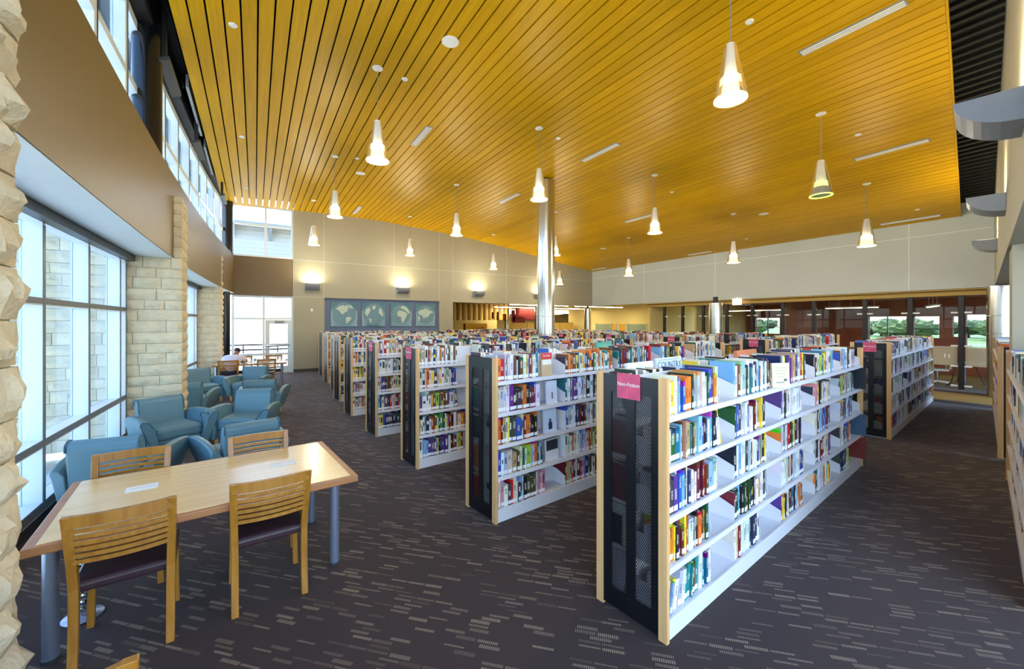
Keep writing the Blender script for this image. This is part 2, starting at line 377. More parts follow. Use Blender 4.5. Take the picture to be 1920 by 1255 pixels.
# ceiling: one plank per strip
ceil = empty('ceiling', (0,0,0)); struct(ceil, 'curved ceiling of golden wood planks with dark gaps')
P = 0.195; x = -0.93; n = 0
while x < XR - 0.05:
    x0, x1 = x, min(x+P-0.024, XR-0.01)
    z0, z1 = zc(x0), zc(x1); y0, y1 = edge_y(x0), edge_y(x1); ye = YB-0.004; t = 0.03
    MB().hexa([(x0,y0,z0),(x1,y1,z1),(x1,ye,z1),(x0,ye,z0),(x0,y0,z0+t),(x1,y1,z1+t),(x1,ye,z1+t),(x0,ye,z0+t)]).build('plank', M['plank'], ceil)
    x += P; n += 1
mb = MB()
for i in range(24):
    xa, xb_ = -0.93+i*(XR+0.93)/24, -0.93+(i+1)*(XR+0.93)/24
    mb.hexa([(xa,edge_y(xa)-0.03,zc(xa)-0.01),(xb_,edge_y(xb_)-0.03,zc(xb_)-0.01),(xb_,edge_y(xb_)-0.003,zc(xb_)-0.01),(xa,edge_y(xa)-0.003,zc(xa)-0.01),
             (xa,edge_y(xa)-0.03,zc(xa)+0.1),(xb_,edge_y(xb_)-0.03,zc(xb_)+0.1),(xb_,edge_y(xb_)-0.003,zc(xb_)+0.1),(xa,edge_y(xa)-0.003,zc(xa)+0.1)])
mb.build('edge_trim', M['plank'], ceil)
# black roof deck above, with ribs
mb = MB()
for i in range(90):
    xa = -2.2 + i*0.21; zr = zc(min(max(xa, -0.9), 16.4)) + 0.34
    mb.box(xa, xa+0.21, -3, YB+0.4, zr+0.06, zr+0.20); mb.box(xa+0.03, xa+0.12, -3, YB+0.05, zr, zr+0.07)
struct(mb.build('roof_deck', M['deck']), 'black ribbed roof deck above the wood ceiling')

# back wall (y = YB) with openings, pieces share the paint
mb = MB()
mb.box(1.22, 2.29, YB, YB+0.3, 0, 6.6); mb.box(2.29, 7.05, YB, YB+0.3, 2.84, 6.6); mb.box(2.29, 7.05, YB, YB+0.3, 0, 0.75)
mb.box(7.05, 7.72, YB, YB+0.3, 0, 6.6); mb.box(7.72, XR+0.3, YB, YB+0.3, 2.82, 6.6)
mb.box(2.29, 7.05, YB+0.14, YB+0.3, 0.75, 2.84)
wall_back = struct(mb.build('wall_back', M['wall']), 'beige back wall with fine panel joints')
MB().box(2.29, 7.05, YB+0.11, YB+0.138, 0.75, 2.84).build('niche_panel', M['globe_wall'], wall_back)
for x0 in (1.22, 2.27, 5.0, 7.05, 7.70, 10.6, 13.4):
    MB().box(x0-0.008, x0+0.008, YB-0.004, YB, 2.86 if x0 > 2 else 0.12, zc(x0)).build('panel_joint', M['wall_pale'], wall_back)
MB().box(1.22, XR, YB-0.004, YB, 4.24, 4.258).build('panel_joint', M['wall_pale'], wall_back)
MB().box(1.22, 2.29, YB-0.004, YB, 2.846, 2.862).build('panel_joint', M['wall_pale'], wall_back)
MB().box(-1.2, 1.22, YB, YB+0.3, 2.86, 4.25).build('spandrel_panel', M['wall_warm'], wall_back)
struct(MB().box(1.22, 2.29, YB-0.015, YB, 0, 0.12).build('baseboard_back', M['frame_dark']), 'dark baseboard below the beige back wall')
# right wall
mb = MB(); mb.box(XR, XR+0.3, 2.22, YB, ZB-0.10, 5.3)
wall_right = struct(mb.build('wall_right', M['wall_pale']), 'pale grey upper wall above the glass partition')
MB().box(XR-0.004, XR, 2.3, YB, 4.385, 4.40).build('panel_joint', M['white'], wall_right)
for y0 in (3.9, 9.9, 13.6): MB().box(XR-0.004, XR, y0-0.008, y0+0.008, ZB-0.1, 4.9).build('panel_joint', M['white'], wall_right)
struct(MB().box(XR+0.02, 17.6, 1.4, 13.6, ZB-0.14, ZB-0.11).build('trim_4', M['soffit_ochre']), 'ochre soffit above the glass partition')
struct(MB().box(16.62, 16.95, 1.4, 13.6, ZB-0.28, ZB-0.14).build('trim_5', M['soffit_ochre']), 'ochre header of the glass partition')
# right-hand bulkhead wall running back towards the camera, with a pier below
def yside(x): return 0.54 + 0.15*(x-5)
def sidebox(x0, x1, z0, z1, off=0.0, th=0.9):
    return MB().hexa([(x0,yside(x0)-off-th,z0),(x1,yside(x1)-off-th,z0),(x1,yside(x1)-off,z0),(x0,yside(x0)-off,z0),
                      (x0,yside(x0)-off-th,z1),(x1,yside(x1)-off-th,z1),(x1,yside(x1)-off,z1),(x0,yside(x0)-off,z1)])
struct(sidebox(3.0, XR+0.3, ZB-0.1, 6.9).build('wall_side', M['wall']), 'beige bulkhead wall along the right aisle')
struct(sidebox(7.75, 8.55, 0, ZB-0.1, 0.03, 0.8).build('wall_pier', M['wall']), 'pale wall pier between the right hand bookcases')

# ------------------------------------------------------------------ left facade
def curved(y0, y1, fx0, fx1, z0, z1, n=24):
    mb = MB()
    for i in range(n):
        a, b_ = y0+(y1-y0)*i/n, y0+(y1-y0)*(i+1)/n
        mb.hexa([(fx0(a),a,z0),(fx1(a),a,z0),(fx1(b_),b_,z0),(fx0(b_),b_,z0),(fx0(a),a,z1),(fx1(a),a,z1),(fx1(b_),b_,z1),(fx0(b_),b_,z1)])
    return mb
wall_left = struct(curved(-1.5, YB, lambda y: xb(y)-0.12, xb, ZB, 4.25).build('wall_left', M['wall_warm'], smooth=False), 'curved tan wood-look upper wall above the windows')
curved(-1.5, YB, lambda y: xw(y)-0.1, lambda y: xb(y)-0.008, ZB-0.006, ZB-0.0005).build('window_soffit', M['soffit_white'], wall_left)
curved(-1.5, YB, lambda y: xb(y)-0.40, lambda y: xb(y)-0.12, 4.19, 4.245).build('ledge', M['frame_white'], wall_left)

def stone(px, py, pz, w, h, d, face, parent, seed, rough=0.03):
    """rock-faced block; face 'front' looks to -y, 'side' looks to +x. (px,py,pz) is the low corner on the face plane."""
    nx, nz_ = max(4, min(9, int(w/0.05))), 5
    vs = []; fs = []; g = 0.0035
    def fr(u, v):
        p = Vector((u*7+seed*1.7, v*8, seed*0.37))
        return mnoise.noise(p)*0.6 + 0.42*abs(mnoise.noise(p*2.3)) + 0.34*mnoise.noise(p*4.3)
    for k in range(nz_+1):
        for i in range(nx+1):
            u, v = g+(w-2*g)*i/nx, g+(h-2*g)*k/nz_
            e = min(1.0, 3.2*min(u/w, 1-u/w)+0.1)*min(1.0, 2.6*min(v/h, 1-v/h)+0.1)
            o = -0.002 + 0.012*e + rough*(0.55+1.3*fr(u, v))*(0.25+0.75*e)
            u2 = u + (0.006*fr(v*3, u) if 0 < i < nx else 0); v2 = v + (0.006*fr(v, u*2) if 0 < k < nz_ else 0)
            vs.append((px+u2, py-o, pz+v2) if face == 'front' else (px+o, py+u2, pz+v2))
    W = nx+1
    for k in range(nz_):
        for i in range(nx): fs.append((k*W+i, k*W+i+1, (k+1)*W+i+1, (k+1)*W+i))
    ring = [i for i in range(W)] + [k*W+nx for k in range(1, nz_+1)] + [nz_*W+i for i in range(nx-1, -1, -1)] + [k*W for k in range(nz_-1, 0, -1)]
    back = []
    for r in ring:
        p = vs[r]; back.append(len(vs)); vs.append((p[0], py+d, p[2]) if face == 'front' else (px-d, p[1], p[2]))
    m_ = len(ring)
    for i in range(m_): fs.append((ring[i], back[i], back[(i+1)%m_], ring[(i+1)%m_]))
    fs.append(tuple(back[::-1]))
    o = MB().add(vs, fs).build('stone', M['stone_warm'], parent, smooth=True); sharp(o.data, 0.30); return o
def pier(y0, y1, xo, xi, ztop, label, seed, front=True, rough=0.03, hh=0.178):
    root = empty('wall_pier', (0,0,0)); struct(root, label)
    MB().box(xo, xi-0.03, y0+0.03, y1-0.02, 0, ztop-0.01).build('mortar_core', M['mortar'], root)
    z = 0.0; k = 0; rnd = random.Random(seed)
    while z < ztop-0.05:
        h = min(hh*rnd.choice((0.85, 1, 1, 1.15)), ztop-z)
        if ztop-z-h < 0.06: h = ztop-z
        if front:
            x = xo
            first = True
            while x < xi-0.02:
                w = rnd.choice((0.24, 0.34, 0.46, 0.52)) if not first else rnd.choice((0.2, 0.36, 0.5))
                first = False
                if xi-x-w < 0.14: w = xi-x
                stone(x, y0+0.02, z, w, h, 0.05, 'front', root, rnd.randint(1, 9999), rough*1.25); x += w
        y = y0+0.025
        cut = (0.35, 0.65)[k%2]*(y1-y0)
        for a, b_ in ((y, y0+cut), (y0+cut, y1)):
            stone(xi-0.025, a, z, b_-a, h, 0.05, 'side', root, rnd.randint(1, 9999), rough)
        z += h; k += 1
    return root
pier(8.42, 9.15, -3.2, -1.0, 3.92, 'rough limestone pier in the middle of the window wall', 5)
pier(14.6, 15.35, -3.0, -0.82, 3.88, 'distant rough limestone pier beside the person at the table', 9)
pier(2.10, 2.84, -1.72, -0.925, 5.2, 'close rough limestone pier at the left edge', 13, front=False, rough=0.062, hh=0.21)
# windows
WN = [0]
def winbay(y0, y1, mull, label):
    WN[0] += 1
    r = empty('window_%d' % WN[0], (0,0,0)); struct(r, label)
    xm = lambda y: xw(y)
    D0, D1 = 0.15, 0.0
    for y in mull: MB().box(xm(y)-D0, xm(y), y-0.03, y+0.03, 0.16, ZB-0.007).build('mullion', M['frame_white'], r)
    for y in mull: MB().box(xm(y), xm(y)+0.006, y-0.022, y+0.022, 0.16, ZB-0.13).build('mullion_cap', M['frame_grey'], r)
    for z0, z1, nm in ((0.10, 0.20, 'sill_rail'), (0.70, 0.78, 'rail'), (2.04, 2.11, 'rail'), (ZB-0.10, ZB-0.007, 'head_rail')):
        curved(y0, y1, lambda y: xm(y)-D0, lambda y: xm(y)-0.003, z0, z1, 6).build(nm, M['frame_white'], r)
        curved(y0, y1, lambda y: xm(y)-0.003, lambda y: xm(y)+0.004, z0+0.015, z1, 6).build(nm+'_cap', M['frame_grey'], r)
    curved(y0, y1, lambda y: xm(y)+0.005, lambda y: xm(y)+0.10, ZB-0.10, ZB-0.007, 6).build('roller_shade', M['frame_dark'], r)
    ms = [y0]+list(mull)+[y1]
    for a, b_ in zip(ms, ms[1:]):
        if b_-a < 0.15: continue
        for z0, z1 in ((0.2, 0.70), (0.78, 2.04), (2.11, ZB-0.1)):
            curved(a+0.03, b_-0.03, lambda y: xm(y)-0.135, lambda y: xm(y)-0.128, z0, z1, 1).build('pane', M['glass'], r)
    curved(y0, y1, lambda y: xm(y)-0.2, lambda y: xm(y)+0.0, 0.0, 0.10, 6).build('kerb', M['frame_dark'], r)
winbay(-1.5, 2.15, (0.4, 1.6), 'tall window behind the near stone pier')
winbay(2.86, 8.42, (3.1, 4.33, 5.58, 6.82, 8.10, 8.39), 'tall gridded window beside the front table')
winbay(9.15, 14.6, (9.2, 10.45, 11.7, 12.95, 14.2, 14.56), 'tall gridded window beyond the middle stone pier')
winbay(15.35, YB, (15.4, 16.5), 'tall window in the far corner')
WN[0] += 1
cl = empty('window_%d' % WN[0]); struct(cl, 'high strip of clerestory windows above the tan wall')
xcl = lambda y: xb(y)-0.24
ys = [2.2+1.17*i for i in range(13)]
for y in ys: MB().box(xcl(y)-0.14, xcl(y), y-0.05, y+0.05, 4.2, 5.95).build('mullion', M['frame_white'], cl)
for y in ys: MB().box(xcl(y), xcl(y)+0.006, y+0.035, y+0.052, 4.2, 5.95).build('mullion_edge', M['frame_dark'], cl)
for z0, z1 in ((4.2, 4.3), (5.0, 5.09), (5.86, 5.98)):
    curved(2.2, YB-0.1, lambda y: xcl(y)-0.14, xcl, z0, z1).build('rail', M['frame_white'], cl)
for a, b_ in zip(ys, ys[1:]):
    for z0, z1 in ((4.3, 5.0), (5.09, 5.86)):
        curved(a+0.05, b_-0.05, lambda y: xcl(y)-0.12, lambda y: xcl(y)-0.113, z0, z1, 1).build('pane', M['glass'], cl)
curved(-1.5, YB, lambda y: xcl(y)-0.2, lambda y: xcl(y)+0.16, 6.0, 6.32).build('black_header', M['black'], cl)
# black columns on the ledge, braces, duct and fittings in the slot beside the ceiling
def blackcol(x, y, z0, z1, r, label):
    o = MB().lathe([(r,z0),(r,z1)], 28, x, y).build('round_column', M['black_gloss'], smooth=True); return struct(o, label)
blackcol(-1.28, 7.55, 4.25, 6.4, 0.165, 'glossy black round column in front of the clerestory windows')
blackcol(-0.80, 16.85, 4.2, 6.4, 0.17, 'black round column in the far upper corner')
blackcol(-0.86, 16.75, 0, 2.92, 0.15, 'black round column in the far lower corner')
def fitting(y, label):
    r = empty('blind_bracket', (xb(y)+0.02, y, 5.55), 0, label, 'bracket', 'black brackets under the roof edge')
    MB().box(-0.03, 0.03, -0.03, 0.03, 0.10, 0.75).build('stem', M['black'], r)
    MB().prism([(-0.05,0.0),(0.07,0.05),(0.07,0.10),(-0.05,0.05)], 'y', -0.1, 1.0).build('rail', M['frame_dark'], r)
fitting(7.55, 'black angled bracket beside the large black column'); fitting(10.6, 'black angled bracket in the middle of the clerestory'); fitting(14.6, 'black angled bracket above the far clerestory panes')
for y0, y1, lb in ((9.0, 11.2, 'grey metal strip hanging in the black slot beside the ceiling'), (11.9, 14.0, 'grey metal strip further back in the black ceiling slot')):
    o = MB().box(-1.02, -0.98, y0, y1, 5.98, 6.2).build('metal_strip', M['roofmetal']); tag(o, lb, 'strip', 'grey strips in the ceiling slot')
mb = MB(); rings = []
for i in range(30):
    t = i/29; r = 0.17*(1+0.10*math.sin(i*2.1)); rings.append([(-1.12+0.2*t, 9.4+0.1*math.sin(t*5)+r*math.cos(a)*1.0, 6.24+0.05*math.sin(t*4)+r*math.sin(a)*0.7) for a in [2*math.pi*k/14 for k in range(14)]])
mb.sweep(rings); tag(mb.build('flexible_duct', M['duct'], smooth=True), 'crinkled black foil duct above the wood ceiling edge', 'duct')

# back wall windows and door
def backwin(name, x0, x1, z0, z1, xs, zs, label, skip=None):
    r = empty(name); struct(r, label); d0, d1 = YB+0.06, YB+0.2
    for x in xs: MB().box(x-0.035, x+0.035, d0, d1, z0, z1).build('mullion', M['frame_white'], r)
    for z in zs: MB().box(x0, x1, d0+0.01, d1-0.01, z-0.035, z+0.035).build('rail', M['frame_white'], r)
    for a, b_ in zip(xs, xs[1:]):
        for c, d in zip(zs, zs[1:]):
            if skip and skip(a, c): continue
            MB().box(a+0.035, b_-0.035, YB+0.12, YB+0.127, c+0.035, d-0.035).build('pane', M['glass'], r)
    return r
backwin('window_6', -0.66, 1.22, 4.25, 6.1, (-0.66, 0.33, 1.185), (4.285, 5.42, 6.1), 'high window in the back wall looking at white siding')
backwin('window_7', -0.66, 1.22, 0, 2.86, (-0.66, 0.27, 1.185), (0.06, 0.72, 2.02, 2.82), 'bright full height window beside the glass exit door', lambda a, c: a > 0.2 and c < 1.9)
dr = empty('door_1', (0,0,0)); struct(dr, 'white framed glass exit door with a push bar')
for a, b_, c, d in ((0.31,0.45,0.01,1.98),(1.03,1.15,0.01,1.98),(0.45,1.03,1.83,1.98),(0.45,1.03,0.01,0.26)):
    MB().box(a, b_, YB+0.09, YB+0.14, c, d).build('stile', M['frame_white'], dr)
MB().box(0.45, 1.03, YB+0.11, YB+0.118, 0.26, 1.83).build('pane', M['glass'], dr)
pb = MB().tube([(0.34,YB+0.02,1.0),(1.1,YB+0.02,1.04)], 0.03).build('push_bar', M['sconce'], dr, smooth=True)
MB().box(0.34, 0.40, YB, YB+0.09, 0.93, 1.06).build('latch', M['chrome'], pb)
MB().box(0.62, 0.92, YB+0.03, YB+0.09, 1.86, 1.94).build('closer', M['sconce'], dr)

# exterior beyond the back windows: deck rail, siding building with eave
struct(MB().box(-60, 5.0, -30, 70, -0.45, -0.25).build('ground', M['concrete']), 'pale ground outside the windows')
struct(MB().box(-4, 4.9, YB+0.3, 21.5, -0.3, -0.05).build('terrace', M['brickpath']), 'tan paved terrace outside the exit door')
rl = empty('terrace_railing', (-3, 19.6, -0.05), 0, 'thin metal railing on the terrace outside the exit door', 'railing')
for x in (0.2, 1.4, 2.6, 3.8, 5.0, 6.2): MB().box(x-0.02, x+0.02, -0.02, 0.02, 0, 1.05).build('post', M['black'], rl)
for z in (0.35, 0.6, 0.82, 1.02): MB().tube([(0,0,z),(7.6,0,z)], 0.03).build('rail', M['black'], rl)
nb = empty('siding_building', (0, 24, -1.0), 0, 'white lap siding building with a metal eave seen through the high window', 'building')
for i in range(9, 26): MB().hexa([(-6,0.0,2.6+i*0.2),(4.6,0.0,2.6+i*0.2),(4.6,0.4,2.6+i*0.2),(-6,0.4,2.6+i*0.2),(-6,0.05,2.8+i*0.2),(4.6,0.05,2.8+i*0.2),(4.6,0.4,2.8+i*0.2),(-6,0.4,2.8+i*0.2)]).build('siding_board', M['siding'], nb)
MB().hexa([(-6,-1.0,7.55),(4.6,-1.0,7.55),(4.6,0.4,7.85),(-6,0.4,7.85),(-6,-1.0,7.7),(4.6,-1.0,7.7),(4.6,0.4,8.0),(-6,0.4,8.0)]).build('eave', M['roofmetal'], nb)
for x in (-4.2, -2.6, -1.0, 0.6, 2.2, 3.8): MB().hexa([(x,-0.9,7.35),(x+0.1,-0.9,7.35),(x+0.1,0,7.0),(x,0,7.0),(x,-0.9,7.55),(x+0.1,-0.9,7.55),(x+0.1,0,7.75),(x,0,7.75)]).build('rafter', M['sconce'], nb)
for x in (-5, 4.2): MB().box(x, x+0.25, 0.05, 0.3, 0.7, 4.4).build('post', M['siding'], nb)

# globes: four glass panels with etched land masses
LAND = [
 [[(0.18,0.70),(0.30,0.80),(0.46,0.86),(0.52,0.80),(0.60,0.86),(0.66,0.72),(0.60,0.60),(0.52,0.56),(0.44,0.48),(0.36,0.54),(0.30,0.64)],[(0.60,0.88),(0.78,0.84),(0.84,0.72),(0.70,0.74)],[(0.56,0.36),(0.70,0.40),(0.78,0.32),(0.68,0.20),(0.58,0.10),(0.56,0.22)]],
 [[(0.12,0.55),(0.16,0.70),(0.30,0.78),(0.36,0.66),(0.30,0.56),(0.22,0.40)],[(0.40,0.80),(0.56,0.88),(0.56,0.74),(0.46,0.68)],[(0.70,0.70),(0.78,0.78),(0.86,0.62),(0.90,0.48),(0.84,0.40),(0.74,0.52),(0.68,0.56)],[(0.28,0.34),(0.40,0.30),(0.38,0.12),(0.32,0.2)]],
 [[(0.36,0.66),(0.52,0.66),(0.72,0.60),(0.80,0.52),(0.74,0.40),(0.66,0.26),(0.56,0.10),(0.50,0.24),(0.48,0.40),(0.34,0.42),(0.30,0.54)],[(0.44,0.80),(0.58,0.88),(0.76,0.82),(0.88,0.66),(0.92,0.54),(0.80,0.58),(0.70,0.68),(0.56,0.74)]],
 [[(0.10,0.62),(0.20,0.70),(0.34,0.72),(0.52,0.80),(0.66,0.70),(0.84,0.66),(0.90,0.60),(0.74,0.56),(0.66,0.46),(0.54,0.34),(0.50,0.44),(0.40,0.30),(0.34,0.44),(0.22,0.50),(0.14,0.52)],[(0.06,0.44),(0.16,0.44),(0.22,0.34),(0.14,0.16),(0.10,0.30)]]]
GP = [(2.52,3.52),(3.70,4.66),(4.86,5.78),(5.98,6.86)]
GN = ['North and South America', 'the Atlantic and western Europe', 'Africa and Europe', 'Asia']
for (x0, x1), land, nm in zip(GP, LAND, GN):
    r = empty('globe_panel', (x0, YB+0.06, 1.72), 0, 'square blue glass wall panel etched with %s' % nm, 'wall art', 'globe panels on the back wall')
    W_ = x1-x0; MB().box(0, W_, 0, 0.012, 0, 1.0).build('glass_sheet', M['globe_glass'], r)
    MB().lathe([(0.46*W_,0),(0.46*W_,0.004)], 40).build('globe_disc', M['globe_disc'], r)
    d = r.children[-1]; d.rotation_euler = (math.pi/2,0,0); d.location = (W_/2, -0.0005, 0.5)
    for poly in land: MB().prism([(a*W_, b_) for a, b_ in poly], 'y', -0.02, -0.005).build('land_mass', M['land'], r, fix=True)
    for a in (0.06, 0.94):
        for b_ in (0.05, 0.95): MB().tube([(a*W_,-0.012,b_),(a*W_,0.05,b_)], 0.014).build('standoff', M['chrome'], r)

# ------------------------------------------------------------------ glass partition on the right and meeting rooms
gpn = empty('glass_partition', (16.75, 0, 0)); struct(gpn, 'frameless glass partition with dark posts')
MY = [12.68, 11.69, 10.66, 9.60, 8.56, 7.46, 6.45, 5.03, 3.95, 2.90, 1.75]
for i, y in enumerate(MY): MB().box(-0.05, 0.05, y-0.055, y+0.055, 0, ZB-0.28).build('post', M['black'] if i != 9 else M['black'], gpn)
for a, b_ in zip(MY, MY[1:]):
    p = MB().box(-0.006, 0.006, b_+0.075, a-0.075, 0.02, ZB-0.3).build('pane', M['glass_clear'], gpn)
    for z in (0.10, 0.65, 1.22, 2.16):
        for y in (a-0.13, b_+0.13): MB().box(-0.035, 0.03, y-0.07, y+0.07, z-0.022, z+0.022).build('clamp', M['white'], p)
for a, b_ in ((3.95, 2.90), (2.90, 1.75)):
    f = MB().box(-0.012, -0.008, b_+0.08, a-0.08, 0.66, 1.20).build('frosted_film', M['frost'], gpn)
text('11', 0.17, (-0.014, 3.18, 0.92), (math.pi/2, 0, -math.pi/2), M['white'], gpn)
# room shells
mb = MB()
XM = 21.5
wins = [(10.86, 9.72, 1.33, 2.10), (9.30, 8.29, 1.36, 2.09), (6.35, 5.18, 1.0, 2.12), (4.98, 4.28, 1.30, 2.11), (3.94, 3.80, 1.36, 2.10), (3.61, 3.03, 0.95, 2.16)]
seg = [(-3.0, 0)]
ypos = sorted([(b_, a, z0, z1) for a, b_, z0, z1 in wins])
yc = -3.0
for b_, a, z0, z1 in ypos:
    mb.box(XM, XM+0.2, yc, b_, 0, 2.75); mb.box(XM, XM+0.2, b_, a, 0, z0); mb.box(XM, XM+0.2, b_, a, z1, 2.75); yc = a
mb.box(XM, XM+0.2, yc, 11.4, 0, 2.75)
rw = struct(mb.build('wall_meeting', M['rust']), 'rust red wall of the meeting rooms with windows to the garden')
for i, (b_, a, z0, z1) in enumerate(ypos):
    MB().box(XM+0.08, XM+0.09, b_, a, z0, z1).build('pane', M['glass'], rw)
    zm = z0+(z1-z0)*0.42
    MB().box(XM+0.05, XM+0.12, b_, a, zm-0.015, zm+0.015).build('glazing_bar', M['frame_dark'], rw)
    if a-b_ > 0.8: MB().box(XM+0.05, XM+0.12, (a+b_)/2-0.015, (a+b_)/2+0.015, z0, z1).build('glazing_bar', M['frame_dark'], rw)
struct(MB().box(17.2, XM, 11.3, 11.4, 0, 2.75).build('wall_meeting', M['cream']), 'cream end wall of the meeting rooms')
struct(MB().box(17.2, XM, 7.55, 7.7, 0, 2.75).build('wall_meeting', M['rust']), 'rust red cross wall between the meeting rooms')
struct(MB().box(17.2, XM, -1.2, -1.1, 0, 2.75).build('wall_meeting', M['rust']), 'rust red wall at the near end of the meeting rooms')
struct(MB().box(17.0, XM+0.3, -1.2, 13.6, 2.75, 2.85).build('ceiling', M['rust']), 'rust red ceiling of the meeting rooms')
def linear_light(x, y, z, L_, rz, label, drop=0.25, group='linear lights in the meeting rooms'):
    r = empty('linear_light', (x, y, z), rz, label, 'ceiling light', group)
    MB().prism([(-0.09,0.05),(0.09,0.05),(0.05,0.0),(-0.05,0.0)], 'x', -L_/2, L_/2).build('housing', M['white'], r)
    MB().box(-L_/2+0.03, L_/2-0.03, -0.045, 0.045, -0.012, -0.001).build('tube', M['tube_far'] if 'beyond' in label else M['tube'], r)
    for a in (-0.42, 0.0, 0.42): MB().tube([(a*L_,0,0.05),(a*L_,0,0.05+drop)], 0.005, 6).build('hanger', M['white'], r)
    return r
linear_light(19.0, 9.3, 2.42, 3.0, math.radians(90), 'long linear light in the left meeting room behind the exit sign', 0.3)
linear_light(18.6, 6.0, 2.42, 1.6, math.radians(90), 'linear light over the middle meeting room', 0.3)
linear_light(19.3, 4.0, 2.42, 1.6, math.radians(20), 'short tilted linear light over the right meeting room', 0.3)
ex = empty('exit_sign', (XR-0.02, 8.98, ZB-0.17), 0, 'lit white exit sign hanging below the pale wall', 'exit sign')
MB().box(-0.03, 0.03, -0.17, 0.17, -0.16, 0.08).build('face', M['exit'], ex); text('EXIT', 0.15, (-0.034,0,-0.045), (math.pi/2,0,-math.pi/2), M['exit_red'], ex)
MB().box(-0.015, 0.015, -0.02, 0.02, 0.08, 0.14).build('stem', M['white'], ex)
# garden outside
struct(MB().add([(24.3,-30,-0.6),(60,-30,-1.5),(280,-30,-1.5),(280,160,-1.5),(60,60,-1.5),(24.3,28.3,-0.6)],[(0,1,4,5),(1,2,3,4)]).build('ground', M['grass']), 'sunlit lawn outside the meeting room windows')
def tree(x, y, h, r, m, seed, label):
    rt = empty('tree', (x, y, -1.5), 0, label, 'tree', 'trees beyond the lawn')
    MB().tube([(0,0,0),(0.1,0,h*0.3),(0,0.1,h*0.55)], [0.25,0.2,0.12]).build('trunk', M['bark'], rt)
    rnd = random.Random(seed); bm = bmesh.new()
    for k in range(9):
        c = Vector((rnd.uniform(-r,r)*0.75, rnd.uniform(-r,r)*0.75, h*0.55+rnd.uniform(-0.14,0.14)*h)); rr = r*rnd.uniform(0.42,0.6)
        ret = bmesh.ops.create_icosphere(bm, subdivisions=3, radius=rr)
        for v in ret['verts']:
            d = v.co.normalized(); v.co = c + Vector((v.co.x, v.co.y, v.co.z*0.48)) + d*rr*0.45*mnoise.noise(d*4+c)+ d*rr*0.3*mnoise.noise(d*11+c)
    me = bpy.data.meshes.new('foliage'); bm.to_mesh(me); bm.free(); me.materials.append(m)
    o = bpy.data.objects.new('foliage', me); COL.objects.link(o); o.parent = rt
rt_ = random.Random(3)
TL = ['rounded dark green tree', 'pale olive tree', 'broad bushy tree', 'tall tree with a ragged crown', 'low spreading tree', 'dense dark shrub-like tree']
for i in range(11):
    ty = 12.0 + i*4.9; tx = 108 + 12*(i%3)
    tree(tx, ty, rt_.uniform(3.7,4.5), 4.0, M['leaf'] if i%3 else M['leaf2'], i,
         '%s, %s from the right beyond the lawn' % (TL[i%6], ['first','second','third','fourth','fifth','sixth','seventh','eighth','ninth','tenth','eleventh'][i]))
fe = empty('garden_fence', (62, 0, -1.5), 0, 'long pale rail fence across the lawn', 'fence')
for z in (0.7, 1.1): MB().box(-0.04, 0.04, 6, 34, z, z+0.07).build('rail', M['white'], fe)
for i in range(9): MB().box(-0.06, 0.06, 6.1+3.4*i-0.05, 6.1+3.4*i+0.05, 0, 1.2).build('post', M['white'], fe)
# camera tripod in the right room, desk and chair behind the partition
tp = empty('tripod', (18.5, 3.15, 0), 0, 'dark camera tripod standing in the right meeting room', 'tripod')
for a in (0.5, 2.6, 4.7): MB().tube([(0,0,1.25),(0.42*math.cos(a),0.42*math.sin(a),0)], 0.014, 6).build('leg', M['black'], tp)
MB().cyl(0, 0, 1.2, 1.55, 0.02, 8).build('centre_post', M['black'], tp); MB().box(-0.10,0.10,-0.08,0.08,1.55,1.75).build('camera_head', M['black'], tp)
dk = empty('desk', (18.3, 3.2, 0), 0, 'grey desk on round legs behind the glass partition', 'desk')
MB().box(-0.35, 0.35, -1.1, 0.75, 0.62, 0.66).build('desk_top', M['sconce'], dk)
for y in (-1.0, -0.05, 0.65):
    for x in (-0.28, 0.28): MB().cyl(x, y, 0, 0.62, 0.035, 12).build('leg', M['leg_blue'], dk)
oc = empty('office_chair', (17.55, 3.55, 0), 0.4, 'pale mesh office chair behind the glass partition', 'chair')
for k in range(5):
    a = k*2*math.pi/5; MB().tube([(0,0,0.1),(0.3*math.cos(a),0.3*math.sin(a),0.07)], [0.03,0.02], 6).build('star_leg', M['white'], oc)
    MB().lathe([(0.02,0),(0.03,0.02),(0.03,0.05),(0.02,0.06)], 8, 0.3*math.cos(a), 0.3*math.sin(a)).build('caster', M['black'], oc)
MB().cyl(0,0,0.08,0.42,0.03,10).build('gas_post', M['chrome'], oc); MB().box(-0.23,0.23,-0.22,0.22,0.42,0.48).build('seat', M['white'], oc, bevel=0.02)
MB().prism([(-0.22,0.5),(0.22,0.5),(0.24,0.86),(-0.24,0.86)], 'y', -0.26, -0.22).build('backrest', M['glass_pale'], oc); MB().tube([(-0.22,-0.24,0.5),(-0.24,-0.24,0.86),(0.24,-0.24,0.86),(0.22,-0.24,0.5),(-0.22,-0.24,0.5)], 0.018, 6).build('back_frame', M['white'], oc)

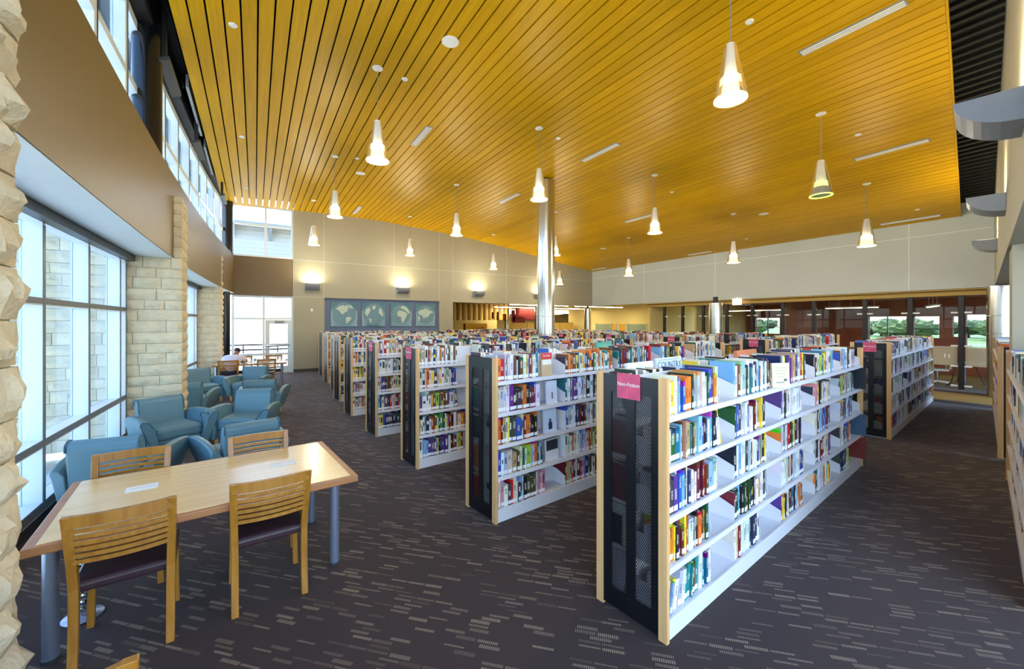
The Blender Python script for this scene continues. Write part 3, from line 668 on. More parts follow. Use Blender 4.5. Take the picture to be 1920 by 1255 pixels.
# ------------------------------------------------------------------ far rooms beyond the back opening
struct(MB().box(5, 50.2, 50, 50.2, -0.2, 3.4).build('wall_far', M['cream']), 'cream far wall of the rooms beyond')
struct(MB().box(24.2, 50, 28.5, 50, -0.2, -0.002).build('floor', M['carpet_dark']), 'deep floor of the rooms beyond'); struct(MB().box(24.2, 50, 28.4, 28.5, -0.2, 3.2).build('wall_far', M['cream']), 'cream outer wall of the deep room beyond'); struct(MB().box(50, 50.2, 28.5, 50, -0.2, 3.4).build('wall_far', M['cream']), 'cream side wall of the rooms beyond')
struct(MB().box(4.8, 5.0, YB+0.3, 50, -0.2, 3.4).build('wall_far', M['cream']), 'cream left wall of the rooms beyond')
struct(MB().box(24.2, 50.2, 28.5, 50.2, 3.2, 3.4).build('ceiling', M['cream']), 'cream ceiling of the deep room beyond'); struct(MB().box(4.8, 24.2, YB+0.3, 50.2, 3.2, 3.4).build('ceiling', M['cream']), 'cream ceiling of the rooms beyond')
struct(MB().box(XR+0.3, 24.2, 13.5, YB+0.3, 3.2, 3.4).build('ceiling', M['cream']), 'cream ceiling beyond the right opening')
rw2 = struct(MB().box(24, 24.2, 13.6, 28.4, -0.2, 3.2).build('wall_far', M['cream']), 'cream wall with yellow doors beyond the right opening')
struct(MB().box(XR+0.3, 24, 13.5, 13.6, -0.2, 3.2).build('wall_far', M['cream']), 'cream return wall beside the glass partition')
DOORS = [(24.85,23.2,'g'),(23.05,22.55,'y'),(22.3,21.6,'y'),(21.5,19.67,'g'),(19.3,18.5,'d')]
for i, (a, b_, k) in enumerate(DOORS):
    r = empty('door_%d' % (i+2)) if k != 'g' else empty('window_%d' % (i+8))
    struct(r, {'g': 'pale office glazing in the cream wall', 'y': 'yellow door in the cream wall', 'd': 'dark doorway in the cream wall'}[k])
    MB().box(23.95, 24.0, b_, a, 0.0, 1.76).build('leaf', M['glass_pale'] if k == 'g' else M['ochre_paint'] if k == 'y' else M['frame_dark'], r)
    for y in (a, b_): MB().box(23.93, 24.0, y-0.03, y+0.03, 0, 1.80).build('jamb', M['wall_pale'], r)
    if k == 'y': MB().cyl(23.93, b_+0.1, 0.95, 1.05, 0.02, 8).build('handle', M['chrome'], r)
# wooden screen wall with low display windows, and the yellow portal
ws = struct(MB().box(17.5, 23.9, 27.6, 27.8, 0, 1.86).build('wall_screen', M['wood_pale']), 'pale wood panelled screen wall beyond the opening')
for a in (17.7, 19.5, 21.3, 22.5): MB().box(a, a+0.95, 27.56, 27.6, 0.35, 0.95).build('display_window', M['frame_dark'], ws)
for a in (18.9, 20.8, 22.35): MB().box(a, a+0.03, 27.58, 27.6, 0, 1.86).build('seam', M['oak_dark'], ws)
wc = struct(MB().box(5.0, 17.45, 30, 30.3, 0, 3.2).build('wall_screen', M['cream']), 'low cream wall behind the yellow portal')
pt = empty('yellow_portal', (14.1, 27.5, 0), 0, 'bright yellow square portal beyond the back opening', 'portal')
for a, b_, c, d in ((-0.9,-0.6,0,1.8),(0.6,0.9,0,1.8),(-0.6,0.6,1.5,1.8)): MB().box(a, b_, -0.2, 0.2, c, d).build('surround', M['ochre_paint'], pt)
MB().box(-0.6, 0.6, 0.1, 0.18, 0, 1.5).build('panel', M['ochre_paint'], pt)
dd = struct(MB().box(10.6, 11.6, 29.9, 30.0, 0, 1.7).build('door_9', M['frame_dark']), 'dark doorway at the left of the back opening')
for i in range(13):   # pleated curtain panels
    x = 10.8+i*0.42
    tag(MB().lathe([(0.17,2.05),(0.17,3.2)], 10, x, 26.0).build('hanging_drape', M['wood_pale'], smooth=True), 'pale rolled drape hanging, %s from the left in the back opening' % ['first','second','third','fourth','fifth','sixth','seventh','eighth','ninth','tenth','eleventh','twelfth','thirteenth'][i], 'drape', 'pale hanging drapes beyond the opening')
rd = empty('hanging_banner', (17.9, 25.5, 2.05), 0, 'large dark red boxy banner hanging beyond the back opening', 'banner')
MB().box(-1.3, 1.3, -0.3, 0.3, 0.0, 0.95).build('panel', M['darkred'], rd, bevel=0.03)
for x in (-1.0, 1.0): MB().tube([(x,0,0.95),(x,0,1.14)], 0.012, 6).build('hanger', M['black'], rd)
for i, (x, z0, z1, wd, lb) in enumerate([(15.9,1.95,2.75,0.28,'tall narrow dark red banner beside the large banner'),(15.2,2.0,2.5,0.2,'narrow brown red banner left of the large banner'),(14.6,2.05,2.62,0.12,'thin red strip banner near the drapes'),(14.2,2.15,2.62,0.1,'short thin red strip banner near the drapes'),(16.4,1.86,2.3,1.1,'low wide dark red banner below the large banner')]):
    r = empty('hanging_banner', (x, 25.0, z0), 0, lb, 'banner', 'dark red banners beyond the opening')
    MB().box(-wd/2, wd/2, -0.05, 0.05, 0, z1-z0).build('panel', M['darkred'], r); MB().tube([(0,0,z1-z0),(0,0,3.2-z0)], 0.008, 6).build('hanger', M['black'], r)
k = 0
ORD = ['first','second','third','fourth','fifth','sixth','seventh','eighth','ninth','tenth','eleventh','twelfth']
for j, y in enumerate((21, 25, 29, 33, 37.5, 42)):
    for i, x in enumerate((10.2+j*1.2, 15.4+j*1.2, 20.6+j*0.4) if y < 28.5 else (14+j*2.4, 20+j*2.4, 26+j*2.4)):
        if i == 0 and j < 2: continue
        linear_light(x, y, 2.98, 4.6, 0, 'warm linear light, %s in the %s row beyond the back opening' % (ORD[i], ORD[j]), 0.2, 'linear lights beyond the back opening')
for i, (x, y) in enumerate(((20.5, 15.9), (24.0, 16.2))): linear_light(x, y, 2.98, 2.4, 0.2, 'warm linear light beyond the right opening, %s one' % ('nearer', 'farther')[i], 0.2, 'linear lights beyond the back opening')

# ------------------------------------------------------------------ stainless columns
def steelcol(x, y, z1, r, label, joint=(1.6, 2.05)):
    o = empty('steel_column', (x, y, 0)); struct(o, label)
    z = 0.0
    for zz in list(joint)+[z1]:
        MB().lathe([(r,z+0.004),(r,zz-0.004)], 40).build('cladding', M['steel'], o, smooth=True); z = zz
    MB().box(-0.012, 0.012, -r-0.004, -r+0.02, 0, z1).build('seam', M['frame_dark'], o)
    o.rotation_euler = (0,0,math.radians(70)); return o
steelcol(7.0, 9.26, 5.9, 0.245, 'tall stainless steel column rising between the bookcases', (1.55, 2.05, 3.9))
MB().box(6.9,7.1,9.16,9.36,5.86,6.05).build('round_column', M['black']); struct(COL.objects[-1], 'black stub above the tall stainless column')
steelcol(15.5, 9.35, 2.66, 0.245, 'stainless column in front of the glass partition'); struct(MB().cyl(15.5,9.35,2.66,2.9,0.09,14).build('round_column', M['black']), 'black stub above the short stainless column')
steelcol(15.75, 2.05, 2.8, 0.245, 'stainless column at the far right corner'); steelcol(16.6, 17.9, 2.7, 0.2, 'stainless column at the corner of the back opening')
struct(MB().cyl(16.6,17.9,2.7,3.2,0.07,12).build('round_column', M['black']), 'black stub above the corner stainless column')
steelcol(17.6, 24.4, 3.2, 0.22, 'distant stainless column beside the red banner'); steelcol(16.7, 27.2, 3.2, 0.22, 'farthest slim stainless column')

# ------------------------------------------------------------------ lamps
def pendant(x, y, label, lit=True):
    zt = zc(x); r = empty('pendant_lamp', (x, y, zt), 0, label, 'pendant lamp', 'conical pendant lamps')
    s = 0.68; zb = -2.27*s       # bottom of the cone
    MB().lathe([(0.01,-0.035),(0.05,-0.03),(0.085,-0.012),(0.085,0.0)], 20).build('canopy', M['white'], r, smooth=True)
    MB().tube([(0,0,-0.03),(0,0,zb+s)], 0.006, 6).build('cable', M['sconce'], r)
    MB().lathe([(0.012,zb+s),(0.05,zb+s-0.02),(0.072,zb+s-0.08),(0.078,zb+s-0.30),(0.078,zb+s-0.42)], 20).build('socket', M['white'], r, smooth=True)
    sh = MB().lathe([(0.075,zb+s-0.05),(0.11,zb+0.40),(0.165,zb+0.12),(0.185,zb)], 24, cap0=False, cap1=False).build('glass_shade', M['glass_shade'], r, smooth=True)
    g = M['lamp_ring'] if lit else M['lamp_green']
    MB().lathe([(0.078,zb+0.26),(0.115,zb+0.255),(0.12,zb+0.18),(0.10,zb+0.17)], 24, cap0=False, cap1=False).build('upper_ring', M['lamp_glow'] if lit else g, r, smooth=True)
    MB().lathe([(0.10,zb+0.17),(0.13,zb+0.15),(0.15,zb+0.06),(0.165,zb+0.012)], 24, cap0=False, cap1=False).build('reflector', g if lit else M['sconce'], r, smooth=True)
    MB().lathe([(0.165,zb+0.012),(0.184,zb+0.010),(0.184,zb-0.004),(0.165,zb-0.004)], 24, cap0=False, cap1=False).build('rim', g, r, smooth=True)
    MB().lathe([(0.001,zb+0.006),(0.165,zb+0.006)], 24, cap0=False, cap1=False).build('lens', M['lamp_glow'] if lit else M['sconce'], r)
    if lit:
        ld = bpy.data.lights.new('pendant_light', 'POINT'); ld.energy = PENDANT_W; ld.color = (1.0, 0.89, 0.66); ld.shadow_soft_size = 0.14
        lo = bpy.data.objects.new('pendant_light', ld); COL.objects.link(lo); lo.parent = r; lo.location = (0,0,zb-0.16)
PX = (1.72, 5.18, 8.98, 12.75); PY = (3.35, 7.1, 11.35, 15.75)
RN = ['near the windows', 'second row from the windows', 'third row from the windows', 'farthest row from the windows']
CN = ['nearest lamp', 'second lamp', 'third lamp', 'last lamp']
for i, x in enumerate(PX):
    for j, y in enumerate(PY):
        if i == 0 and j == 0: continue
        lit = not (i == 2 and j == 0)
        yy = y + (0.0 if i else -0.2); xx = x
        if i == 1 and j == 0: xx, yy = 4.82, 2.72
        if i == 3 and j == 0: yy = 3.8
        pendant(xx, yy, ('cone pendant lamp, %s, %s' % (CN[j-1 if i == 0 else j], RN[i])) if lit else 'unlit cone pendant lamp with a yellow green ring on the right', lit)
def sconce(loc, rz, label, group, power):
    r = empty('wall_sconce', loc, rz, label, 'wall lamp', group)   # local +y points away from the wall
    prof = [(0.0,0.0)] + [(0.36*math.sin(t), 0.24-0.24*math.cos(t)) for t in [0.15*k for k in range(1,10)]] + [(0.36,0.24)]
    prof = [(0,0)] + [(0.36*math.sin(a), 0.24*(1-math.cos(a))) for a in [math.pi/2*k/10 for k in range(1,11)]] + [(0.0,0.24)]
    MB().prism(prof, 'x', -0.24, 0.24).build('scoop', M['sconce'], r, fix=True)
    MB().box(-0.2, 0.2, 0.03, 0.28, 0.241, 0.246).build('lens', M['lamp_glow'], r)
    ld = bpy.data.lights.new('sconce_light', 'AREA'); ld.shape = 'RECTANGLE'; ld.size = 0.36; ld.size_y = 0.16; ld.energy = power; ld.color = (1.0, 0.86, 0.52)
    lo = bpy.data.objects.new('sconce_light', ld); COL.objects.link(lo); lo.parent = r; lo.location = (0, 0.12, 0.27); lo.rotation_euler = (math.pi, 0, 0)
for i, x in enumerate((1.85, 5.35, 8.98, 12.6)):
    sconce((x, YB-0.002, 3.12), math.pi, 'grey uplight sconce on the back wall, %s from the exit door' % ORD[i], 'sconces on the back wall', SCONCE_W)
for i, x in enumerate((5.0, 8.7, 13.2)):
    sconce((x, yside(x)+0.002, 3.38), math.atan(0.15), '%s grey scoop sconce on the right bulkhead wall' % ('large nearest', 'middle', 'small farthest')[i], 'sconces on the bulkhead', SCONCE_W)
# ceiling diffusers, speakers, detectors
def diffuser(x, y, L_, label):
    r = empty('air_diffuser', (x, y, zc(x)), 0, label, 'air vent', 'slot air diffusers in the wood ceiling')
    sl = math.atan2(zc(x+0.1)-zc(x-0.1), 0.2); r.rotation_euler = (0, -sl, 0)
    MB().box(-0.08, 0.08, -L_/2, L_/2, -0.012, 0.0).build('frame', M['sconce'], r)
    for a in (-0.045, 0.0, 0.045): MB().box(a-0.012, a+0.012, -L_/2+0.02, L_/2-0.02, -0.02, -0.012).build('slat', M['white'], r)
for (x, y, L_, lb) in ((7.0,2.28,1.2,'long slot diffuser at the top right of the ceiling'),(11.3,2.98,1.2,'long slot diffuser beside the unlit pendant'),(16.0,3.8,1.3,'slot diffuser above the far right pendant'),
    (3.2,8.94,1.1,'slot diffuser right of the nearest left pendant'),(7.0,7.13,1.2,'slot diffuser in the middle of the ceiling'),(11.3,9.58,1.3,'slot diffuser behind the third row pendant'),(3.26,16.1,1.2,'slot diffuser near the back wall beside a left pendant'),(7.05,11.33,1.2,'slot diffuser just left of the steel column'),(16.04,10.38,1.1,'slot diffuser along the right wall'),(16.0,16.4,1.1,'slot diffuser in the far right ceiling corner')):
    diffuser(x, y, L_, lb)
def disc(name, x, y, r_, label, cat, grp):
    o = empty(name, (x, y, zc(x)), 0, label, cat, grp)
    MB().lathe([(0.001,-0.02),(r_*0.8,-0.02),(r_,-0.01),(r_,0.0)], 24, cap0=False).build('cover', M['white'], o, smooth=True)
    MB().lathe([(0.001,-0.024),(r_*0.5,-0.022),(r_*0.55,-0.018)], 20, cap0=False, cap1=False).build('grille', M['soffit_white'], o)
for i, (x, y, r_, lb) in enumerate([(2.49,5.68,0.13,'round white ceiling speaker near the top of the picture'),(2.53,12.06,0.13,'round white ceiling speaker above the second left pendant'),(13.25,6.44,0.14,'round white ceiling speaker on the right side'),(13.29,13.31,0.14,'round white ceiling speaker far right of the steel column')]): disc('ceiling_speaker', x, y, r_, lb, 'speaker', 'round ceiling speakers')
for i, (x, y, lb) in enumerate([(-0.26,6.85,'near the left ceiling edge'),(2.2,6.97,'right of the nearest left pendant'),(-0.25,10.86,'halfway along the left planks'),(2.22,11.0,'between two left pendants'),(5.77,2.99,'right of the nearest big pendant'),(5.78,7.19,'above the steel column pendant'),(10.22,3.18,'right of the unlit pendant'),(11.88,9.52,'far beyond the steel column'),(10.19,7.46,'beside the third row pendant'),(15.24,8.0,'near the right wall'),(15.22,3.45,'in the far right ceiling corner by the diffuser'),(-0.24,14.91,'near the high back window')]):
    disc('smoke_detector', x, y, 0.055, 'small white ceiling button %s' % lb, 'detector', 'small white ceiling buttons')
o = MB().box(1.80, 1.88, YB-0.03, YB, 2.30, 2.42).build('wall_thermostat', M['white'], bevel=0.01); tag(o, 'small cream thermostat box on the back wall by the door', 'thermostat')

# ------------------------------------------------------------------ bookcases
S = math.radians(6.4); cS, sS = math.cos(S), math.sin(S)
def sw(x, y): return (x*cS-y*sS, x*sS+y*cS)        # shelf-grid frame -> world
LEV = [1.32, 1.02, 0.72, 0.42, 0.12]; HT = 1.551; DEP = 0.52
_cache = {}
def cached(key, fn, m):
    if key not in _cache:
        me = fn().mesh(key[0]); me.materials.append(m); _cache[key] = me
    return _cache[key]
def inst(name, me, parent, loc=(0,0,0)):
    o = bpy.data.objects.new(name, me); COL.objects.link(o); o.parent = parent; o.location = loc; return o
UNITS = []     # (origin, angle, L, sections, detail, key name)
def bookcase(ox, oy, ang, L_, nsec, detail, label, short, sign=False):
    r = empty('bookcase', (ox, oy, 0), ang, label, 'bookcase', 'double sided library bookcases')
    inst('base', cached(('base', round(L_,3)), lambda: MB().box(0.03, L_-0.03, 0.012, DEP-0.012, 0, 0.10), M['shelf']), r)
    inst('divider', cached(('divider', round(L_,3)), lambda: MB().box(0.03, L_-0.03, DEP/2-0.012, DEP/2+0.012, 0.10, HT-0.01), M['shelf']), r)
    n = nsec if detail else 1; wsec = (L_-0.06)/n
    def shelfmesh(w_):
        def f():
            mb = MB(); mb.box(0.001, w_-0.001, 0.012, 0.246, -0.02, 0.0); mb.box(0.001, w_-0.001, 0.008, 0.022, -0.032, 0.004); return mb
        return cached(('shelf', round(w_,3)), f, M['shelf'])
    sm = shelfmesh(wsec)
    for z in LEV:
        for k in range(n):
            inst('shelf', sm, r, (0.03+k*wsec, 0, z))
            b_ = inst('shelf', sm, r, (0.03+(k+1)*wsec, DEP, z)); b_.rotation_euler = (0,0,math.pi)
    if detail:
        wr = (L_-0.06)/nsec
        br = cached(('shelf_bracket',), lambda: MB().prism([(0.03,0.0),(0.245,0.0),(0.245,0.15),(0.16,0.15),(0.03,0.10)], 'x', -0.002, 0.002), M['shelf'])
        for z in LEV:
            for k in range(nsec+1): inst('shelf_bracket', br, r, (0.03+min(max(k*wr,0.004),L_-0.064), 0, z))
    post = cached(('post',), lambda: MB().box(-0.014, 0.014, -0.028, 0.028, 0, HT), M['maple'])
    for x in (0.014, L_-0.014):
        for y in (0.028, DEP-0.028): inst('edge_post', post, r, (x, y, 0))
    def panel():
        mb = MB(); a, b_ = 0.056, DEP-0.056
        st = [(a, a+0.05), (a+0.165, a+0.23), (a+0.345, b_)]
        for y0, y1 in st: mb.box(-0.006, 0.006, y0, y1, 0.02, HT-0.008)
        for y0, y1 in ((a+0.05, a+0.165), (a+0.23, a+0.345)):
            mb.box(-0.006, 0.006, y0, y1, 0.02, 0.14); mb.box(-0.006, 0.006, y0, y1, 1.43, HT-0.008)
        return mb
    pm = cached(('end_panel',), panel, M['panel_black'])
    strip = cached(('perforated_strip',), lambda: MB().add([(0,0,0.14),(0,0.115,0.14),(0,0.115,1.43),(0,0,1.43)], [(0,1,2,3)]), M['perf'])
    for x in (0.010, L_-0.010):
        p = inst('end_panel', pm, r, (x, 0, 0))
        for y in (0.106, 0.286): inst('perforated_strip', strip, p, (0, y, 0))
        if sign and x < 1:
            c = inst('sign_card', cached(('sign_card',), lambda: MB().box(-0.004, 0.0, -0.085, 0.085, -0.08, 0.08), M['pink']), p, (-0.0075, 0.265, HT-0.075))
            text('Non-Fiction', 0.034, (-0.0048, 0, 0.01), (math.pi/2, 0, -math.pi/2), M['white'], c)
    UNITS.append(dict(o=(ox, oy), a=ang, L=L_, n=nsec, short=short, root=r))
    return r
X0 = [2.18,2.24,2.30,2.43,2.58,2.83,3.18,3.40,3.67]; Y0 = [1.28,3.04,4.80,6.59,8.36,10.05,11.68,13.31,15.05]
RNAME = ['frontmost', 'second', 'third', 'fourth', 'fifth', 'sixth', 'seventh', 'eighth', 'rearmost']
for i in range(9):
    ox, oy = sw(X0[i], Y0[i]); L_ = 6.93-X0[i]
    lb = 'frontmost white bookcase with black perforated end panel and pink Non-Fiction sign' if i == 0 else '%s white bookcase in the window side row, maple edged black end panel' % RNAME[i]
    bookcase(ox, oy, S, L_, 5 if i < 5 else 4, i < 3, lb, ('frontmost bookcase' if i == 0 else '%s window-side bookcase' % RNAME[i]), i in (0, 2, 3))
for i in range(9):
    ox, oy = sw(8.80, Y0[i]); lb = '%s white bookcase in the far row beyond the cross aisle' % (RNAME[i] if i else 'nearest')
    bookcase(ox, oy, S, 5.15 if i < 1 else 5.0, 6, i == 0, lb, '%s far-row bookcase' % (RNAME[i] if i else 'nearest'), True)
ox, oy = sw(7.65, 0.10); bookcase(ox, oy, S+math.pi+math.radians(2.1), 3.36, 4, True, 'white bookcase cut off by the right edge of the picture', 'right-edge bookcase')
ox, oy = sw(13.4, 0.36); bookcase(ox, oy, S+math.pi+math.radians(2.1), 4.64, 5, False, 'white bookcase across the aisle behind the pale pier', 'aisle bookcase')

# ------------------------------------------------------------------ books
PAL = [('white',(226,224,220),24),('cream',(214,202,174),12),('pale grey',(186,188,194),8),('black',(26,26,30),12),('charcoal',(62,64,70),8),('navy',(28,40,92),7),('blue',(44,84,176),7),
       ('light blue',(128,172,214),5),('teal',(24,118,124),4),('dark green',(30,78,50),4),('green',(78,138,66),2),('lime',(164,184,62),1.5),('yellow',(238,206,44),4),('orange',(222,118,38),4),
       ('red',(192,32,36),5),('dark red',(116,24,32),6),('brown',(104,64,38),6),('tan',(182,146,98),4),('purple',(92,52,128),3),('pink',(206,126,142),1.5)]
PW = [p[2] for p in PAL]
def ordw(n):
    a = ['','first','second','third','fourth','fifth','sixth','seventh','eighth','ninth','tenth','eleventh','twelfth','thirteenth','fourteenth','fifteenth','sixteenth','seventeenth','eighteenth','nineteenth']
    t = ['','','twenty','thirty','forty','fifty','sixty','seventy','eighty','ninety']; tt = ['','','twentieth','thirtieth','fortieth','fiftieth','sixtieth','seventieth','eightieth','ninetieth']
    if n < 20: return a[n]
    if n >= 100: return 'hundred-and-' + ordw(n-100) if n > 100 else 'hundredth'
    return tt[n//10] if n%10 == 0 else t[n//10]+'-'+a[n%10]
FILL0 = [[.80,.80,.74,.74,.80],[.78,.68,.66,.70,.70],[.75,.72,.66,.68,.66],[.66,.73,.70,.66,.58],[.63,.56,.64,.64,.50]]
FILL1 = [[.60,.92,.8,.8,.8],[.66,.92,.8,.8,.8],[.64,.92,.8,.8,.8],[.68,.94,.8,.8,.8],[.74,.86,.8,.8,.8]]
BOOKS = []
rb = random.Random(21)
def fill_books(u, ui, side, levels):
    U = UNITS[ui]; n = U['n']; wsec = (U['L']-0.06)/n
    for li in levels:
        order = 0
        for k in range(n):
            f = (FILL0[li][k] if u == 'u0' else FILL1[li][k] if u == 'u1' else rb.uniform(0.62, 0.98)) if side == 0 else rb.uniform(0.6, 0.95)
            xs = 0.03+k*wsec+0.012; xe = xs+(wsec-0.03)*f; x = xs
            hb = rb.uniform(0.212, 0.248); theme = rb.choices(PAL, PW, k=5); tilt = (li == 4 and u == 'u0' and k == 0)
            # runs of similar series now and then
            while x < xe:
                t = rb.choice((0.013,0.018,0.023,0.028,0.033,0.04,0.048)) * rb.uniform(0.9,1.15)
                if x+t > xe: break
                h = min(0.262, max(0.17, hb + rb.uniform(-0.035, 0.035))); d = h*rb.uniform(0.66,0.78)
                c = rb.choice(theme) if rb.random() < 0.45 else rb.choices(PAL, PW)[0]
                cc = tuple(min(255, max(8, v+rb.randint(-14,14))) for v in c[1])
                lean = 0.0
                if tilt: lean = math.radians(14)*max(0, 1-(x-xs)/0.5)
                elif xe-x < 0.06 and f < 0.9 and rb.random() < 0.4: lean = -math.radians(rb.uniform(3,8))
                order += 1
                BOOKS.append((ui, side, li, order, x, t, h, d, lean, c[0], cc, 0.030+rb.uniform(0,0.022)))
                x += t*1.02 + (0.0005 if not tilt else 0.004)
for ui in range(len(UNITS)):
    u = 'u%d' % ui
    fill_books(u, ui, 0, range(5))
    fill_books(u, ui, 1, range(5) if ui < 2 else (0,))
fwx, fwy = math.cos(YAW), math.sin(YAW)
def world_of(b):
    U = UNITS[b[0]]; a = U['a']; lx = b[4]; ly = b[11] if b[1] == 0 else DEP-b[11]
    return (U['o'][0]+lx*math.cos(a)-ly*math.sin(a), U['o'][1]+lx*math.sin(a)+ly*math.cos(a))
def shows(b):
    wx, wy = world_of(b); D = wx*fwx+wy*fwy
    if D < 0.5: return 0
    px = 960+762*(wx*fwy-wy*fwx)/D; z = LEV[b[2]]+b[6]*0.5; py = 605-762*(z-CAM_H)/D
    if px < 0 or px > 1915 or py > 1250 or b[1] == 1: return 0
    if b[0] == 1 and px > 1116 and b[2] > 0: return 0
    if b[0] == 2 and px > 868 and b[2] > 0: return 0
    if b[0] > 3 and b[0] != 18: return 0
    if b[0] == 18 and px > 1905: return 0
    vis = abs(math.cos(0.0))
    return 762/D*b[6]*762/D*(b[5]+0.01)
rank = sorted(range(len(BOOKS)), key=lambda i: -shows(BOOKS[i]))
NEAR = set(rank[:300]); 
def book_mesh(t, h, d):
    mb = MB(); c = 0.0022
    mb.box(0, c, 0, d, 0, h); mb.box(t-c, t, 0, d, 0, h); mb.box(c, t-c, 0, c, 0, h)
    return mb
SHELFW = ['top shelf', 'second shelf down', 'third shelf down', 'fourth shelf down', 'bottom shelf']
def put_book(b):
    U = UNITS[b[0]]; wx, wy = world_of(b); z = LEV[b[2]]+0.0005
    t, h, d, lean = b[5], b[6], b[7], b[8]
    lb = '%s book, %s from the %s end, %s, %s' % (b[9], ordw(b[3]), 'near' if b[0] != 18 else 'far', SHELFW[b[2]], U['short'])
    o = book_mesh(t, h, d).build('book', M['book']); tag(o, lb, 'book', 'books on the shelves')
    o.location = (wx, wy, z + (t*math.sin(-lean) if lean < 0 else 0)); o.rotation_euler = (0, lean, U['a']); o.color = lin(*b[10])
    if lean > 0: o.location.z += 0.0
    MB().box(0.0023, t-0.0023, 0.003, d-0.004, 0.003, h-0.004).build('page_block', M['paper'], o)
    MB().add([(0.001,-0.0006,0.012),(t-0.001,-0.0006,0.012),(t-0.001,-0.0006,0.045),(0.001,-0.0006,0.045)], [(0,1,2,3)]).build('spine_label', M['label_white'], o)
for i in sorted(NEAR): put_book(BOOKS[i])
# every other book: one mass
rest = [b for i, b in enumerate(BOOKS) if i not in NEAR]
rm = np.random.RandomState(4)
def mass(bs):
    V = []; Fc = []; Cc = []; base = 0
    for b in bs:
        ui, side, li, order, x, t, h, d, lean, cn, cc, ins = b
        U = UNITS[ui]; a = U['a']; ca, sa = math.cos(a), math.sin(a); ox, oy = U['o']; z = LEV[li]+0.0005
        y0, y1 = (ins, ins+d) if side == 0 else (DEP-ins, DEP-ins-d)
        cl_, sl_ = math.cos(lean), math.sin(lean)
        def T(lx, ly, lz):
            xx = lx*cl_+lz*sl_; zz = -lx*sl_+lz*cl_ + (t*math.sin(-lean) if lean < 0 else 0)
            X = x+xx; return (ox+X*ca-ly*sa, oy+X*sa+ly*ca, z+zz)
        V += [T(0,y0,0),T(t,y0,0),T(t,y1,0),T(0,y1,0),T(0,y0,h),T(t,y0,h),T(t,y1,h),T(0,y1,h)]
        q = [(0,3,2,1),(4,5,6,7),(0,1,5,4),(1,2,6,5),(2,3,7,6),(3,0,4,7)]
        c = lin(*cc); pc = (0.76,0.70,0.58,1)
        Fc += [tuple(base+i for i in f) for f in q]; Cc += [c, pc if rm.rand() < 0.8 else c, c, c, pc, c]; base += 8
        if side == 0:
            e = -0.0007
            dark = (c[0]+c[1]+c[2]) < 0.8
            V += [T(0.001,y0+e,0.012),T(t-0.001,y0+e,0.012),T(t-0.001,y0+e,0.045),T(0.001,y0+e,0.045)]; Fc.append((base,base+1,base+2,base+3)); Cc.append((0.86,0.86,0.86,1)); base += 4
            z0 = h*rm.uniform(0.4,0.55); z1 = h*rm.uniform(0.65,0.92); tc = lin(*PAL[rm.randint(len(PAL))][1]) if rm.rand() < 0.5 else ((0.8,0.76,0.66,1) if dark else (0.06,0.06,0.09,1))
            m_ = t*rm.uniform(0.12,0.34)
            V += [T(m_,y0+e,z0),T(t-m_,y0+e,z0),T(t-m_,y0+e,z1),T(m_,y0+e,z1)]; Fc.append((base,base+1,base+2,base+3)); Cc.append(tc); base += 4
    me = bpy.data.meshes.new('shelved_books'); me.from_pydata(V, [], Fc); me.update()
    at = me.color_attributes.new('Col', 'FLOAT_COLOR', 'CORNER')
    at.data.foreach_set('color', np.repeat(np.array(Cc, dtype=np.float32), 4, axis=0).ravel())
    me.materials.append(M['bookmass']); o = bpy.data.objects.new('shelved_books', me); COL.objects.link(o)
    tag(o, 'rows of many smaller books filling the other shelves', 'books', None, 'stuff'); return o
mass(rest)
# face-out display books
def cover_book(ui, lx, ly, z, w_, h, t, col, label, lines=(), tcol=None, rz=0.0, tilt=-0.12, blocks=()):
    U = UNITS[ui]; a = U['a']; wx = U['o'][0]+lx*math.cos(a)-ly*math.sin(a); wy = U['o'][1]+lx*math.sin(a)+ly*math.cos(a)
    m = mat('cover_'+label.split(',')[0].replace(' ', '_')[:30], lin(*col), 0.35, var=0.04, scale=12)
    r = empty('display_book', (wx, wy, z), a+rz, label, 'book', 'face-out display books'); r.rotation_euler = (tilt, 0, a+rz)
    mb = MB(); mb.box(0,w_,0,0.003,0,h); mb.box(0,w_,t-0.003,t,0,h); mb.box(0,0.003,0.003,t-0.003,0,h); mb.build('cover', m, r)
    MB().box(0.0035,w_-0.004,0.0035,t-0.0035,0.003,h-0.004).build('page_block', M['paper'], r)
    for (x0, x1, z0, z1, bc) in blocks:
        MB().box(x0*w_, x1*w_, -0.0012, -0.0002, z0*h, z1*h).build('cover_patch', mat('cover_patch_%d' % len(bpy.data.materials), lin(*bc), 0.4, var=0.05, scale=30), r)
    for s_, zz, sz in lines: text(s_, sz, (w_/2, -0.0016, zz*h), (math.pi/2,0,0), mat('cover_text_%d' % len(bpy.data.materials), lin(*(tcol or (60,60,70))), 0.5), r, ext=0.0002)
W1 = (UNITS[1]['L']-0.06)/5
cover_book(0, 0.57, 0.40, 1.325, 0.36, 0.285, 0.02, (206,218,232), 'pale blue display book titled COUNTRY behind the front end panel', (('COUNTRY', 0.80, 0.07),), (62,76,92), 0, -0.08, ((0.06,0.92,0.93,0.96,(150,164,180)),))
cover_book(0, 0.22, 0.41, 1.325, 0.32, 0.27, 0.02, (226,230,232), 'white display book standing behind the front end panel', (), None, 0, -0.08, ((0.1,0.3,0.5,0.85,(206,212,190)),(0.36,0.6,0.5,0.9,(200,210,206)),(0.66,0.9,0.5,0.85,(206,212,190))))
